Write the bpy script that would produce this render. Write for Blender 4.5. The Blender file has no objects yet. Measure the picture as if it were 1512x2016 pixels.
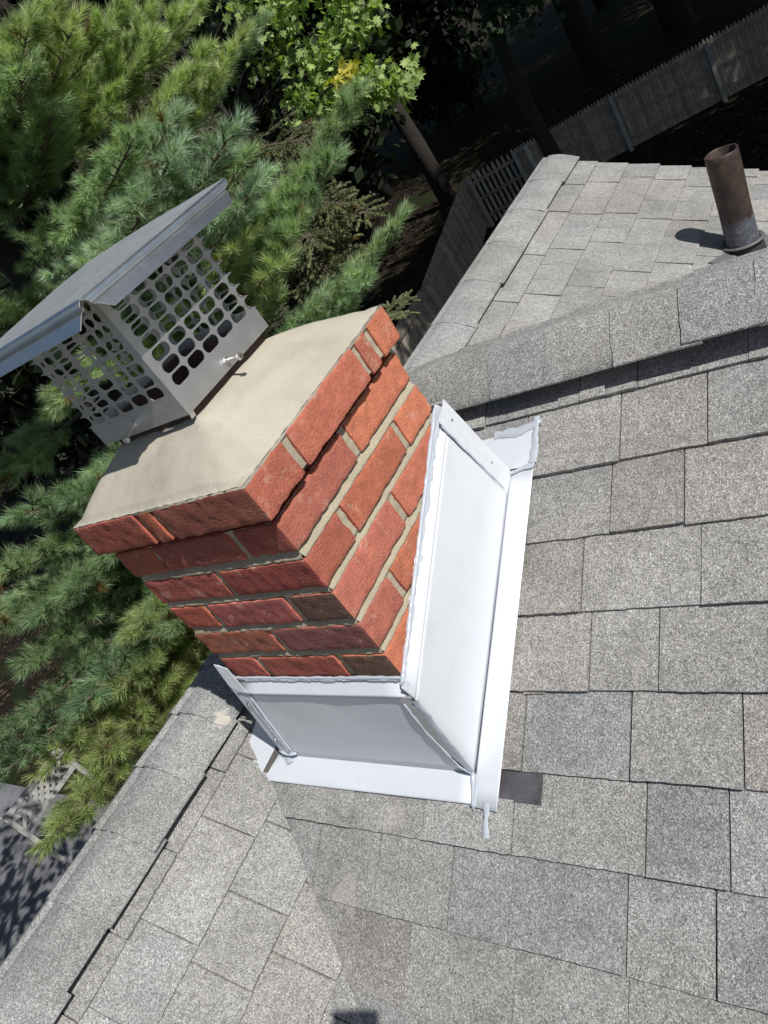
import bpy, math, random
import numpy as np
from mathutils import Vector, Matrix, noise

scene = bpy.context.scene
COL = scene.collection
ZO = 6.0                      # the chimney top stands 6 m above the ground

# ------------------------------------------------------------------ camera
CR = ((0.74677, 0.40025, -0.53115), (-0.13662, -0.68928, -0.71149), (-0.65089, 0.60389, -0.46006))
cam_d = bpy.data.cameras.new("camera")
cam = bpy.data.objects.new("camera", cam_d)
COL.objects.link(cam)
M = Matrix(((CR[0][0], -CR[1][0], -CR[2][0], 0.7652),
            (CR[0][1], -CR[1][1], -CR[2][1], -0.5448),
            (CR[0][2], -CR[1][2], -CR[2][2], 0.3305 + ZO),
            (0, 0, 0, 1)))
cam.matrix_world = M
cam_d.sensor_fit = 'VERTICAL'
cam_d.sensor_height = 36.0
cam_d.sensor_width = 27.0
cam_d.lens = 1560.1 / 2016 * 36.0
cam_d.clip_start = 0.02
cam_d.clip_end = 1000
scene.camera = cam

# ------------------------------------------------------------------ light
EL, AZ = math.radians(50.0), math.radians(-11.5)
SUN = Vector((math.cos(EL) * math.cos(AZ), math.cos(EL) * math.sin(AZ), math.sin(EL)))
w = bpy.data.worlds.new("World")
scene.world = w
w.use_nodes = True
nt = w.node_tree
sky = nt.nodes.new('ShaderNodeTexSky')
sky.sky_type = 'NISHITA'
sky.sun_disc = False
sky.sun_elevation = EL
sky.sun_rotation = math.radians(90) - AZ
nt.links.new(sky.outputs[0], nt.nodes['Background'].inputs[0])
nt.nodes['Background'].inputs[1].default_value = 0.065
sl = bpy.data.lights.new("sun", 'SUN')
sl.energy = 4.7
sl.angle = math.radians(0.5)
sl.color = (1.0, 0.975, 0.935)
so = bpy.data.objects.new("sun", sl)
COL.objects.link(so)
so.location = (10, -2, 20)
so.rotation_euler = (-SUN).to_track_quat('-Z', 'Y').to_euler()
scene.view_settings.view_transform = 'Standard'
scene.view_settings.look = 'None'
scene.view_settings.exposure = 0.0
scene.view_settings.gamma = 1.0
scene.cycles.max_bounces = 6
scene.cycles.transparent_max_bounces = 6
scene.cycles.use_denoising = True

# ------------------------------------------------------------------ materials
def new_mat(name):
    m = bpy.data.materials.new(name)
    m.use_nodes = True
    t = m.node_tree
    b = t.nodes['Principled BSDF']
    return m, t, b

def node(t, typ, **kw):
    n = t.nodes.new(typ)
    for k, v in kw.items():
        if isinstance(k, str) and hasattr(n, k):
            setattr(n, k, v)
    return n

def mixrgb(t, mode, fac, a, b):
    n = t.nodes.new('ShaderNodeMix')
    n.data_type = 'RGBA'
    n.blend_type = mode
    for s, v in ((n.inputs[0], fac), (n.inputs[6], a), (n.inputs[7], b)):
        if hasattr(v, 'is_linked'):
            t.links.new(v, s)
        else:
            s.default_value = v
    return n.outputs[2]

def ramp(t, src, stops):
    n = t.nodes.new('ShaderNodeValToRGB')
    e = n.color_ramp.elements
    while len(e) < len(stops):
        e.new(0.5)
    for i, (p, c) in enumerate(stops):
        e[i].position = p
        e[i].color = (c, c, c, 1) if isinstance(c, (int, float)) else (*c, 1)
    t.links.new(src, n.inputs[0])
    return n.outputs[0]

def noise_tex(t, scale, detail=4.0, rough=0.55, dist=0.0, vec=None):
    n = t.nodes.new('ShaderNodeTexNoise')
    n.inputs['Scale'].default_value = scale
    n.inputs['Detail'].default_value = detail
    n.inputs['Roughness'].default_value = rough
    n.inputs['Distortion'].default_value = dist
    if vec is not None:
        t.links.new(vec, n.inputs['Vector'])
    return n

def coords(t):
    return t.nodes.new('ShaderNodeNewGeometry').outputs['Position']

def tint(t):
    a = t.nodes.new('ShaderNodeAttribute')
    a.attribute_name = 'tint'
    return a.outputs['Color']

def bump(t, b, height, strength, dist):
    n = t.nodes.new('ShaderNodeBump')
    n.inputs['Strength'].default_value = strength
    n.inputs['Distance'].default_value = dist
    t.links.new(height, n.inputs['Height'])
    t.links.new(n.outputs[0], b.inputs['Normal'])

def spot_mask(t, pos, centre, radius, nz):
    """1 inside a ragged blot round centre"""
    d = t.nodes.new('ShaderNodeVectorMath'); d.operation = 'DISTANCE'
    t.links.new(pos, d.inputs[0]); d.inputs[1].default_value = centre
    a = t.nodes.new('ShaderNodeMath'); a.operation = 'MULTIPLY_ADD'
    t.links.new(nz, a.inputs[0]); a.inputs[1].default_value = radius * 2.2
    t.links.new(d.outputs['Value'], a.inputs[2])
    r = t.nodes.new('ShaderNodeMapRange')
    t.links.new(a.outputs[0], r.inputs[0])
    r.inputs[1].default_value = radius * 2.0
    r.inputs[2].default_value = radius * 1.75
    return r.outputs[0]

def shingle_material():
    m, t, b = new_mat('asphalt_shingle')
    pos = coords(t)
    v = node(t, 'ShaderNodeTexVoronoi'); v.inputs['Scale'].default_value = 600
    t.links.new(pos, v.inputs['Vector'])
    sep = node(t, 'ShaderNodeSeparateColor')
    t.links.new(v.outputs['Color'], sep.inputs[0])
    gr = ramp(t, sep.outputs[0], [(0.0, 0.42), (0.25, 0.72), (0.62, 0.98), (0.86, 1.24), (1.0, 1.75)])
    base = mixrgb(t, 'MULTIPLY', 1.0, tint(t), gr)
    # each granule blend leans grey, blue-green or brown
    hue = ramp(t, sep.outputs[1], [(0.0, (1.05, 0.97, 0.90)), (0.5, (1, 1, 1)), (1.0, (0.93, 1.0, 1.03))])
    base = mixrgb(t, 'MULTIPLY', 0.5, base, hue)
    n2 = noise_tex(t, 9, 5, 0.6, vec=pos)
    bl = ramp(t, n2.outputs[0], [(0.25, 0.78), (0.5, 1.0), (0.75, 1.13)])
    base = mixrgb(t, 'MULTIPLY', 0.9, base, bl)
    n5 = noise_tex(t, 60, 4, 0.65, vec=pos)
    base = mixrgb(t, 'MULTIPLY', 0.8, base, ramp(t, n5.outputs[0], [(0.3, 0.80), (0.5, 1.0), (0.72, 1.18)]))
    n6 = noise_tex(t, 2.6, 5, 0.6, 0.8, vec=pos)
    base = mixrgb(t, 'MULTIPLY', 1.0, base, ramp(t, n6.outputs[0], [(0.32, (0.84, 0.83, 0.80)), (0.5, (1, 0.99, 0.97)), (0.7, (1.06, 1.06, 1.05))]))
    n3 = noise_tex(t, 55, 4, 0.6, vec=pos)
    # worn pale blots where granules and mortar dust lie
    for c, r, fac in (((-0.085, 0.60, -0.283 + ZO), 0.027, 0.75), ((-0.60, 0.01, -0.545 + ZO), 0.022, 0.7),
                 ((-0.25, -0.21, -0.716 + ZO), 0.035, 0.22), ((-0.16, -0.09, -0.65 + ZO), 0.03, 0.2)):
        k = spot_mask(t, pos, c, r, n3.outputs[0])
        mm = node(t, 'ShaderNodeMath', operation='MULTIPLY'); mm.inputs[1].default_value = fac
        t.links.new(k, mm.inputs[0])
        base = mixrgb(t, 'MIX', mm.outputs[0], base, (0.60, 0.54, 0.47, 1))
    t.links.new(base, b.inputs['Base Color'])
    b.inputs['Roughness'].default_value = 0.85
    b.inputs['Specular IOR Level'].default_value = 0.3
    bump(t, b, v.outputs['Distance'], 0.42, 0.0018)
    return m

def brick_material():
    m, t, b = new_mat('red_clay_brick')
    pos = coords(t)
    n1 = noise_tex(t, 38, 6, 0.65, vec=pos)
    n2 = noise_tex(t, 260, 3, 0.6, vec=pos)
    c = mixrgb(t, 'MULTIPLY', 1.0, tint(t), ramp(t, n1.outputs[0], [(0.25, 0.74), (0.5, 1.0), (0.75, 1.2)]))
    c = mixrgb(t, 'MULTIPLY', 0.7, c, ramp(t, n2.outputs[0], [(0.3, 0.7), (0.5, 1.0), (0.7, 1.15)]))
    # mortar smears and lime bloom
    n3 = noise_tex(t, 26, 8, 0.72, 0.6, vec=pos)
    k = ramp(t, n3.outputs[0], [(0.575, 0.0), (0.68, 0.62)])
    c = mixrgb(t, 'MIX', k, c, (0.56, 0.38, 0.29, 1))
    v = node(t, 'ShaderNodeTexVoronoi'); v.inputs['Scale'].default_value = 230
    t.links.new(pos, v.inputs['Vector'])
    pit = ramp(t, v.outputs['Distance'], [(0.0, 0.35), (0.22, 1.0)])
    n4 = noise_tex(t, 60, 2, vec=pos)
    c = mixrgb(t, 'MULTIPLY', ramp(t, n4.outputs[0], [(0.44, 0.0), (0.56, 1.0)]), c, pit)
    t.links.new(c, b.inputs['Base Color'])
    b.inputs['Roughness'].default_value = 0.88
    b.inputs['Specular IOR Level'].default_value = 0.25
    h = mixrgb(t, 'ADD', 0.6, n2.outputs[0], n1.outputs[0])
    bump(t, b, h, 0.7, 0.003)
    return m

def mortar_material(name, col, sc=1.0, gr=0.28, bs=0.35):
    m, t, b = new_mat(name)
    pos = coords(t)
    n1 = noise_tex(t, 14 * sc, 6, 0.6, vec=pos)
    n2 = noise_tex(t, 420, 3, 0.7, vec=pos)
    c = mixrgb(t, 'MULTIPLY', 1.0, (*col, 1), ramp(t, n1.outputs[0], [(0.25, 0.82), (0.5, 1.0), (0.75, 1.1)]))
    c = mixrgb(t, 'MULTIPLY', 1.0, c, ramp(t, n2.outputs[0], [(0.25, 1 - gr), (0.5, 1.0), (0.75, 1 + gr * 0.5)]))
    n3 = noise_tex(t, 5, 3, 0.5, 1.0, vec=pos)
    c = mixrgb(t, 'MULTIPLY', 1.0, c, ramp(t, n3.outputs[0], [(0.3, (0.84, 0.84, 0.85)), (0.5, (0.98, 0.98, 0.98)), (0.62, (1.0, 1.0, 0.99)), (0.8, (1.08, 1.06, 1.02))]))
    t.links.new(c, b.inputs['Base Color'])
    b.inputs['Roughness'].default_value = 0.95
    b.inputs['Specular IOR Level'].default_value = 0.15
    h = mixrgb(t, 'ADD', 0.5, n2.outputs[0], n1.outputs[0])
    bump(t, b, h, bs, 0.002)
    return m

def steel_material(name, col, rough, var=0.15):
    m, t, b = new_mat(name)
    pos = coords(t)
    n1 = noise_tex(t, 30, 5, 0.6, vec=pos)
    mp = node(t, 'ShaderNodeMapping'); mp.inputs['Scale'].default_value = (4, 160, 160)
    t.links.new(pos, mp.inputs['Vector'])
    n2 = noise_tex(t, 3, 4, 0.6, vec=mp.outputs[0])
    c = mixrgb(t, 'MULTIPLY', 1.0, (*col, 1), ramp(t, n1.outputs[0], [(0.25, 0.85), (0.7, 1.05)]))
    t.links.new(c, b.inputs['Base Color'])
    b.inputs['Metallic'].default_value = 1.0
    r = node(t, 'ShaderNodeMapRange')
    t.links.new(n2.outputs[0], r.inputs[0])
    r.inputs[3].default_value = rough - var * 0.5
    r.inputs[4].default_value = rough + var
    t.links.new(r.outputs[0], b.inputs['Roughness'])
    bump(t, b, n1.outputs[0], 0.06, 0.003)
    return m

def paint_material(name, col, rough, dirt=0.1):
    m, t, b = new_mat(name)
    pos = coords(t)
    n1 = noise_tex(t, 22, 6, 0.65, vec=pos)
    n2 = noise_tex(t, 5, 3, 0.5, vec=pos)
    c = mixrgb(t, 'MULTIPLY', 1.0, (*col, 1), ramp(t, n1.outputs[0], [(0.22, 1 - dirt), (0.45, 1.0), (0.9, 1.0)]))
    t.links.new(c, b.inputs['Base Color'])
    b.inputs['Roughness'].default_value = rough
    b.inputs['Coat Weight'].default_value = 0.15
    b.inputs['Coat Roughness'].default_value = 0.25
    bump(t, b, n2.outputs[0], 0.12, 0.02)
    return m

def leaf_material(name, rough=0.5, trans=0.35, tcol=(1.15, 1.25, 0.7)):
    m, t, b = new_mat(name)
    c = tint(t)
    t.links.new(c, b.inputs['Base Color'])
    b.inputs['Roughness'].default_value = rough
    b.inputs['Specular IOR Level'].default_value = 0.35
    tr = node(t, 'ShaderNodeBsdfTranslucent')
    t.links.new(mixrgb(t, 'MULTIPLY', 1.0, c, (*tcol, 1)), tr.inputs[0])
    mx = node(t, 'ShaderNodeMixShader'); mx.inputs[0].default_value = trans
    t.links.new(b.outputs[0], mx.inputs[1]); t.links.new(tr.outputs[0], mx.inputs[2])
    t.links.new(mx.outputs[0], t.nodes['Material Output'].inputs[0])
    return m

def plain(name, col, rough=0.8, nscale=12, amt=0.3, bmp=0.3, bd=0.01, metallic=0.0, use_tint=False):
    m, t, b = new_mat(name)
    pos = coords(t)
    n1 = noise_tex(t, nscale, 6, 0.65, vec=pos)
    src = tint(t) if use_tint else (*col, 1)
    c = mixrgb(t, 'MULTIPLY', 1.0, src, ramp(t, n1.outputs[0], [(0.25, 1 - amt), (0.5, 1.0), (0.75, 1 + amt)]))
    t.links.new(c, b.inputs['Base Color'])
    b.inputs['Roughness'].default_value = rough
    b.inputs['Metallic'].default_value = metallic
    bump(t, b, n1.outputs[0], bmp, bd)
    return m

def ground_material():
    m, t, b = new_mat('leaf_litter_and_grass')
    pos = coords(t)
    n1 = noise_tex(t, 0.35, 5, 0.6, vec=pos)
    n2 = noise_tex(t, 9, 7, 0.7, vec=pos)
    v = node(t, 'ShaderNodeTexVoronoi'); v.inputs['Scale'].default_value = 14
    t.links.new(pos, v.inputs['Vector'])
    sep = node(t, 'ShaderNodeSeparateColor'); t.links.new(v.outputs['Color'], sep.inputs[0])
    soil = ramp(t, sep.outputs[0], [(0.0, (0.006, 0.005, 0.0035)), (0.5, (0.013, 0.010, 0.007)), (0.88, (0.026, 0.018, 0.012)), (1.0, (0.13, 0.095, 0.06))])
    grass = ramp(t, n2.outputs[0], [(0.3, (0.010, 0.014, 0.005)), (0.6, (0.02, 0.03, 0.009)), (0.8, (0.045, 0.045, 0.02))])
    k = ramp(t, n1.outputs[0], [(0.50, 0.0), (0.58, 0.8)])
    c = mixrgb(t, 'MIX', k, soil, grass)
    t.links.new(c, b.inputs['Base Color'])
    b.inputs['Roughness'].default_value = 0.95
    b.inputs['Specular IOR Level'].default_value = 0.1
    bump(t, b, n2.outputs[0], 0.6, 0.06)
    return m

def pipe_material():
    m, t, b = new_mat('rusty_vent_pipe')
    pos = coords(t)
    sx = node(t, 'ShaderNodeSeparateXYZ'); t.links.new(pos, sx.inputs[0])
    n1 = noise_tex(t, 16, 7, 0.7, vec=pos)
    n2 = noise_tex(t, 70, 4, 0.6, vec=pos)
    c = ramp(t, n1.outputs[0], [(0.28, (0.022, 0.018, 0.017)), (0.45, (0.044, 0.031, 0.026)), (0.62, (0.08, 0.05, 0.035)), (0.8, (0.13, 0.09, 0.062))])
    c = mixrgb(t, 'MULTIPLY', 0.8, c, ramp(t, n2.outputs[0], [(0.3, 0.65), (0.7, 1.2)]))
    a = node(t, 'ShaderNodeMath', operation='MULTIPLY_ADD')
    t.links.new(n1.outputs[0], a.inputs[0]); a.inputs[1].default_value = -0.10
    t.links.new(sx.outputs[2], a.inputs[2])
    r = node(t, 'ShaderNodeMapRange'); t.links.new(a.outputs[0], r.inputs[0])
    r.inputs[1].default_value = ZO - 0.845; r.inputs[2].default_value = ZO - 0.87
    c = mixrgb(t, 'MIX', r.outputs[0], c, mixrgb(t, 'MIX', ramp(t, n2.outputs[0], [(0.52, 0.0), (0.75, 0.8)]), (0.085, 0.092, 0.11, 1), (0.26, 0.26, 0.27, 1)))
    t.links.new(c, b.inputs['Base Color'])
    b.inputs['Roughness'].default_value = 0.55
    bump(t, b, n2.outputs[0], 0.3, 0.003)
    return m

SHINGLE = shingle_material()
BRICK = brick_material()
MORTAR = mortar_material('joint_mortar', (0.40, 0.35, 0.26))
CROWN = mortar_material('cement_crown', (0.445, 0.41, 0.335), 0.6, 0.16, 0.30)
STEEL = steel_material('stainless_steel', (0.95, 0.96, 0.97), 0.46, 0.14)
STEEL_DULL = steel_material('dull_stainless_steel', (0.70, 0.70, 0.705), 0.48)
STEEL_F = steel_material('steel_fascia', (0.80, 0.81, 0.82), 0.30, 0.08)
BOLT = steel_material('zinc_bolt', (0.75, 0.74, 0.72), 0.28)
WHITE = paint_material('white_coated_aluminium', (0.635, 0.66, 0.70), 0.34, 0.09)
SEAL = paint_material('silicone_sealant', (0.46, 0.50, 0.56), 0.12, 0.15)
STRIP = plain('dark_metal_strip', (0.085, 0.08, 0.086), 0.5, 28, 0.55, 0.3, 0.004)
LEAD = plain('weathered_lead_sheet', (0.12, 0.118, 0.115), 0.6, 18, 0.3, 0.25, 0.004)
RUBBER = plain('black_rubber', (0.03, 0.03, 0.032), 0.6, 30, 0.2)
PIPE = pipe_material()
FLUE = plain('clay_flue_tile', (0.085, 0.05, 0.04), 0.9, 30, 0.3)
NEEDLE = leaf_material('pine_needles', 0.42, 0.38)
SPRUCE = leaf_material('spruce_needles', 0.6, 0.15)
MAPLE = leaf_material('maple_leaves', 0.45, 0.40, (1.2, 1.4, 0.45))
DARKLEAF = leaf_material('woodland_leaves', 0.6, 0.2)
BARK = plain('tree_bark', (0.028, 0.023, 0.019), 0.95, 14, 0.5, 0.9, 0.03)
TWIG = plain('twig_bark', (0.10, 0.085, 0.055), 0.9, 40, 0.4, 0.4, 0.005)
WOOD = plain('weathered_fence_wood', (0, 0, 0), 0.9, 7, 0.35, 0.4, 0.01, use_tint=True)
SIDING = plain('pale_wall_siding', (0.52, 0.50, 0.46), 0.7, 3, 0.1, 0.1)
CONC = plain('patio_concrete', (0.15, 0.15, 0.16), 0.9, 2.2, 0.5, 0.4)
GROUND = ground_material()
LATT = plain('white_lattice_paint', (0.42, 0.41, 0.39), 0.6, 10, 0.25)
DARKP = plain('black_phone_shell', (0.02, 0.02, 0.022), 0.4, 10, 0.1)

# ------------------------------------------------------------------ mesh helpers (all coordinates relative to the chimney top)
class MB:
    def __init__(s):
        s.v, s.f, s.c = [], [], []
    def add(s, verts, faces, col=(1, 1, 1)):
        o = len(s.v)
        s.v += [tuple(p) for p in verts]
        s.f += [tuple(i + o for i in f) for f in faces]
        s.c += [col] * len(verts)
        return s
    def box(s, lo, hi, col=(1, 1, 1)):
        x0, y0, z0 = lo; x1, y1, z1 = hi
        vs = [(x0, y0, z0), (x1, y0, z0), (x1, y1, z0), (x0, y1, z0), (x0, y0, z1), (x1, y0, z1), (x1, y1, z1), (x0, y1, z1)]
        return s.add(vs, [(3, 2, 1, 0), (4, 5, 6, 7), (0, 1, 5, 4), (1, 2, 6, 5), (2, 3, 7, 6), (3, 0, 4, 7)], col)
    def obox(s, c, ax, ay, az, col=(1, 1, 1)):
        """box from centre and three half-axis vectors"""
        c, ax, ay, az = map(Vector, (c, ax, ay, az))
        vs = [c + i * ax + j * ay + k * az for k in (-1, 1) for j in (-1, 1) for i in (-1, 1)]
        return s.add(vs, [(0, 2, 3, 1), (4, 5, 7, 6), (0, 1, 5, 4), (1, 3, 7, 5), (3, 2, 6, 7), (2, 0, 4, 6)], col)
    def tube(s, pts, rad, n=8, col=(1, 1, 1), cap=True):
        pts = [Vector(p) for p in pts]
        if not hasattr(rad, '__len__'):
            rad = [rad] * len(pts)
        vs, fs = [], []
        up = Vector((0.31, 0.17, 0.93))
        for i, p in enumerate(pts):
            d = (pts[min(i + 1, len(pts) - 1)] - pts[max(i - 1, 0)])
            d = d.normalized() if d.length > 1e-9 else Vector((0, 0, 1))
            a = d.cross(up)
            if a.length < 1e-3:
                a = d.cross(Vector((1, 0, 0)))
            a.normalize(); b = d.cross(a)
            for k in range(n):
                q = 2 * math.pi * k / n
                vs.append(p + rad[i] * (math.cos(q) * a + math.sin(q) * b))
        for i in range(len(pts) - 1):
            for k in range(n):
                k2 = (k + 1) % n
                fs.append((i * n + k, i * n + k2, (i + 1) * n + k2, (i + 1) * n + k))
        if cap:
            fs.append(tuple(range(n))[::-1])
            fs.append(tuple((len(pts) - 1) * n + k for k in range(n)))
        return s.add(vs, fs, col)
    def build(s, name, mat, parent=None, smooth=False, solid=0.0, bevel=0.0):
        me = bpy.data.meshes.new(name)
        off = Vector((0, 0, ZO)) - (Vector(parent['base']) if parent is not None and 'base' in parent else Vector((0, 0, 0)))
        me.from_pydata([(p[0] + off.x, p[1] + off.y, p[2] + off.z) for p in s.v], [], s.f)
        a = me.attributes.new('tint', 'FLOAT_COLOR', 'POINT')
        arr = np.ones((len(s.v), 4), np.float32)
        if len(s.v):
            arr[:, :3] = np.array(s.c, np.float32)
        a.data.foreach_set('color', arr.ravel())
        return finish(name, me, mat, parent, smooth, solid, bevel)

def finish(name, me, mat, parent, smooth=False, solid=0.0, bevel=0.0):
    me.materials.append(mat)
    me.validate()
    if smooth:
        me.polygons.foreach_set('use_smooth', [True] * len(me.polygons))
        if smooth == 'auto':
            me.set_sharp_from_angle(angle=math.radians(40))
    me.update()
    o = bpy.data.objects.new(name, me)
    COL.objects.link(o)
    if parent is not None:
        o.parent = parent
    if solid:
        md = o.modifiers.new('thickness', 'SOLIDIFY'); md.thickness = solid; md.offset = 0
    if bevel:
        md = o.modifiers.new('soft_edge', 'BEVEL'); md.width = bevel; md.segments = 2; md.limit_method = 'ANGLE'
    return o

def thing(name, label, cat, base, group=None):
    o = bpy.data.objects.new(name, None)
    COL.objects.link(o)
    o.empty_display_size = 0.1
    b = (base[0], base[1], base[2] + ZO)
    o.location = b
    o['base'] = b
    o['label'] = label; o['category'] = cat
    if group:
        o['group'] = group
    return o

def tag(o, label=None, cat=None, group=None, kind=None):
    for k, v in (('label', label), ('category', cat), ('group', group), ('kind', kind)):
        if v:
            o[k] = v
    return o

def tri_mesh(name, V, T, colv, mat, parent):
    """big triangle soup from numpy; V (n,3), T (m,3), colv (n,3)"""
    me = bpy.data.meshes.new(name)
    off = np.array([0, 0, ZO]) - np.array(parent['base'])
    V = (V + off).astype(np.float32)
    me.vertices.add(len(V)); me.vertices.foreach_set('co', V.ravel())
    me.loops.add(T.size); me.loops.foreach_set('vertex_index', T.ravel().astype(np.int32))
    me.polygons.add(len(T))
    me.polygons.foreach_set('loop_start', np.arange(0, T.size, T.shape[1], dtype=np.int32))
    try:
        me.polygons.foreach_set('loop_total', np.full(len(T), T.shape[1], np.int32))
    except Exception:
        pass
    a = me.attributes.new('tint', 'FLOAT_COLOR', 'POINT')
    c4 = np.ones((len(V), 4), np.float32); c4[:, :3] = colv
    a.data.foreach_set('color', c4.ravel())
    me.update(calc_edges=True)
    me.materials.append(mat)
    o = bpy.data.objects.new(name, me)
    COL.objects.link(o); o.parent = parent
    return o

def nz(p, s, seed=0.0):
    return noise.noise(Vector((p[0] * s + seed, p[1] * s + seed * 1.7, p[2] * s - seed)))

# ------------------------------------------------------------------ roof
S = 0.53                      # pitch
KB = -0.613                   # near cross slope  z = KB + S*y
KM = -0.897                   # main slope        z = KM - S*x
RX, RY = -0.705, 0.68         # main ridge x, cross ridge y
VAL = (KM - KB) / S           # the valley: x + y = VAL
zb = lambda x, y: KB + S * y
zm = lambda x, y: KM - S * x
ZR = KB + S * RY + 0.0        # cross ridge height
ZM = KM - S * RX              # main ridge height
CY = math.sqrt(1 + S * S)

house = thing('house', 'grey shingled house roof with crossing ridges under the brick chimney', 'house', (0.5, 0.3, -6))
rng = random.Random(5)

def shade(r):
    g = r.uniform(0.93, 1.06)
    k = r.random()
    if k < 0.50: c = (0.312, 0.309, 0.300)
    elif k < 0.68: c = (0.300, 0.304, 0.300)
    elif k < 0.86: c = (0.314, 0.300, 0.286)
    else: c = (0.330, 0.327, 0.318)
    return tuple(g * q for q in c)

def clip(poly, a, b, c):
    """keep the part of a 2-d polygon with a*u+b*v+c >= 0"""
    out = []
    for i in range(len(poly)):
        p, q = poly[i], poly[(i + 1) % len(poly)]
        dp, dq = a * p[0] + b * p[1] + c, a * q[0] + b * q[1] + c
        if dp >= 0: out.append(p)
        if (dp >= 0) != (dq >= 0):
            k = dp / (dp - dq)
            out.append((p[0] + k * (q[0] - p[0]), p[1] + k * (q[1] - p[1])))
    return out

def shingles(mb, to3, nrm, u0, u1, v_butts, expo, clips, rr, widths=(0.085, 0.20)):
    """rows of tabs in plane coordinates: u along the row, v up the slope (both horizontal metres); the butt is at the low v"""
    nrm = Vector(nrm).normalized()
    for vb in v_butts:
        u = u0 - rr.random() * 0.2
        thick = rr.random() < 0.5
        while u < u1:
            wd = rr.uniform(*widths)
            seam = rr.random()
            gap = 0.0020 if seam < 0.5 else 0.0007
            hb = (0.0088 if thick else 0.0060) + rr.uniform(-0.0006, 0.0008)
            thick = not thick
            jit = rr.uniform(-0.0013, 0.0013)
            n = max(5, int(wd / 0.011))
            lo = [(u + gap + (wd - 2 * gap) * i / n, vb + jit + (rr.uniform(-0.0012, 0.0008) if rr.random() < 0.5 else 0)) for i in range(n + 1)]
            poly = lo + [(u + wd - gap, vb + expo + 0.012), (u + gap, vb + expo + 0.012)]
            for cl in clips:
                if poly: poly = clip(poly, *cl)
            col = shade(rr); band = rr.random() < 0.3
            if len(poly) >= 3:
                N = len(poly)
                top, bot = [], []
                for p in poly:
                    k = (p[1] - vb) / (expo + 0.012)
                    h = hb * (1 - k) + 0.0004
                    q = Vector(to3(*p))
                    top.append(q + nrm * h); bot.append(q - nrm * 0.003)
                i0 = len(mb.c)
                mb.add(top + bot, [tuple(range(N))] + [(i, i + N, (i + 1) % N + N, (i + 1) % N) for i in range(N)], col)
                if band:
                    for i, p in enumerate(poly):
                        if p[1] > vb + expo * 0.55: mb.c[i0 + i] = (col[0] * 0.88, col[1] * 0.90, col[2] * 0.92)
            u += wd

# --- cross slope near the camera (rows run along x)
mb = MB()
mb.add([(VAL - RY - 0.02, RY, ZR - 0.003), (4, RY, ZR - 0.003), (4, -3.4, zb(0, -3.4) - 0.003), (VAL + 3.4, -3.4, zb(0, -3.4) - 0.003)], [(3, 2, 1, 0)], (0.22, 0.21, 0.20))
NB = (0, -S, 1)
rows = [0.106 * k - 0.004 for k in range(-8, 6)]
valc = (1, 1, -VAL)
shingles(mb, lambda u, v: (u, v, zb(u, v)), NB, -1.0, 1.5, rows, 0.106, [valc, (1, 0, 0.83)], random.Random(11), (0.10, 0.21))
cross = mb.build('cross_roof_slope', SHINGLE, house)
# --- main slope (rows run along y): the near piece by the valley and the far piece beyond the cross ridge
def main_slope(name, y0, y1, butts, clips, seed, expo, base_poly):
    mb = MB()
    mb.add([(x, y, zm(x, y) - 0.003) for x, y in base_poly], [tuple(range(len(base_poly)))], (0.22, 0.21, 0.20))
    # plane coordinates: u = y, v = -x (up the slope)
    shingles(mb, lambda u, v: (-v, u, zm(-v, u)), (S, 0, 1), y0, y1, butts, expo, clips, random.Random(seed))
    return mb.build(name, SHINGLE, house)
# clip in (u,v): valley side x+y<VAL  ->  -v + u < VAL
near_b = [0.436 + 0.02 + 0.109 * k for k in range(-9, 2)]
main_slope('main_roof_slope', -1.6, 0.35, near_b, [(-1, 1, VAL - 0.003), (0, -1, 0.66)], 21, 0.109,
           [(RX, -3.6), (VAL + 3.6, -3.6), (RX, VAL - RX)])
far_b = [0.516 + 0.1095 * k for k in range(-11, 2)]
# the far valley: x - y = VF
VF = -0.70 - 1.19 + 0.0
yf = lambda x: RY + (ZR - zm(x, 0)) / S       # where the hidden cross slope meets the main slope
A_ = yf(0.0)
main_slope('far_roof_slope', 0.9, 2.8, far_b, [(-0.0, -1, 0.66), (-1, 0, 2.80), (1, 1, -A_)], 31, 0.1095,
           [(RX, 2.8), (RX, yf(RX)), (2.8 - A_, 2.8)])
# --- hidden faces: back slope, back of the cross gable, hip end, gable board
mb = MB()
mb.add([(RX, -3.6, ZM - 0.004), (RX, 2.8, ZM - 0.004), (-2.3, 2.8, ZM - 0.66 * 1.595), (-2.3, -3.6, ZM - 0.66 * 1.595)], [(0, 1, 2, 3)], (0.25, 0.245, 0.235))
HX = -0.24
mb.add([(HX, RY, ZR - 0.003), (4, RY, ZR - 0.003), (4, 5.0, ZR - S * (5.0 - RY)), (HX, yf(HX), zm(HX, 0) - 0.004)], [(0, 1, 2, 3)], (0.25, 0.245, 0.235))
mb.add([(HX, RY, ZR - 0.004), (HX, yf(HX), zm(HX, 0) - 0.006), (RX, yf(RX), ZM - 0.006), (RX, VAL - RX, ZM - 0.006)], [(0, 1, 2, 3)], (0.27, 0.265, 0.255))
mb.build('back_roof_slope', SHINGLE, house)
mb = MB()
pts = [(-2.3, ZM - 0.66 * 1.595), (RX, ZM), (1.1, zm(1.1, 0))]
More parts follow.
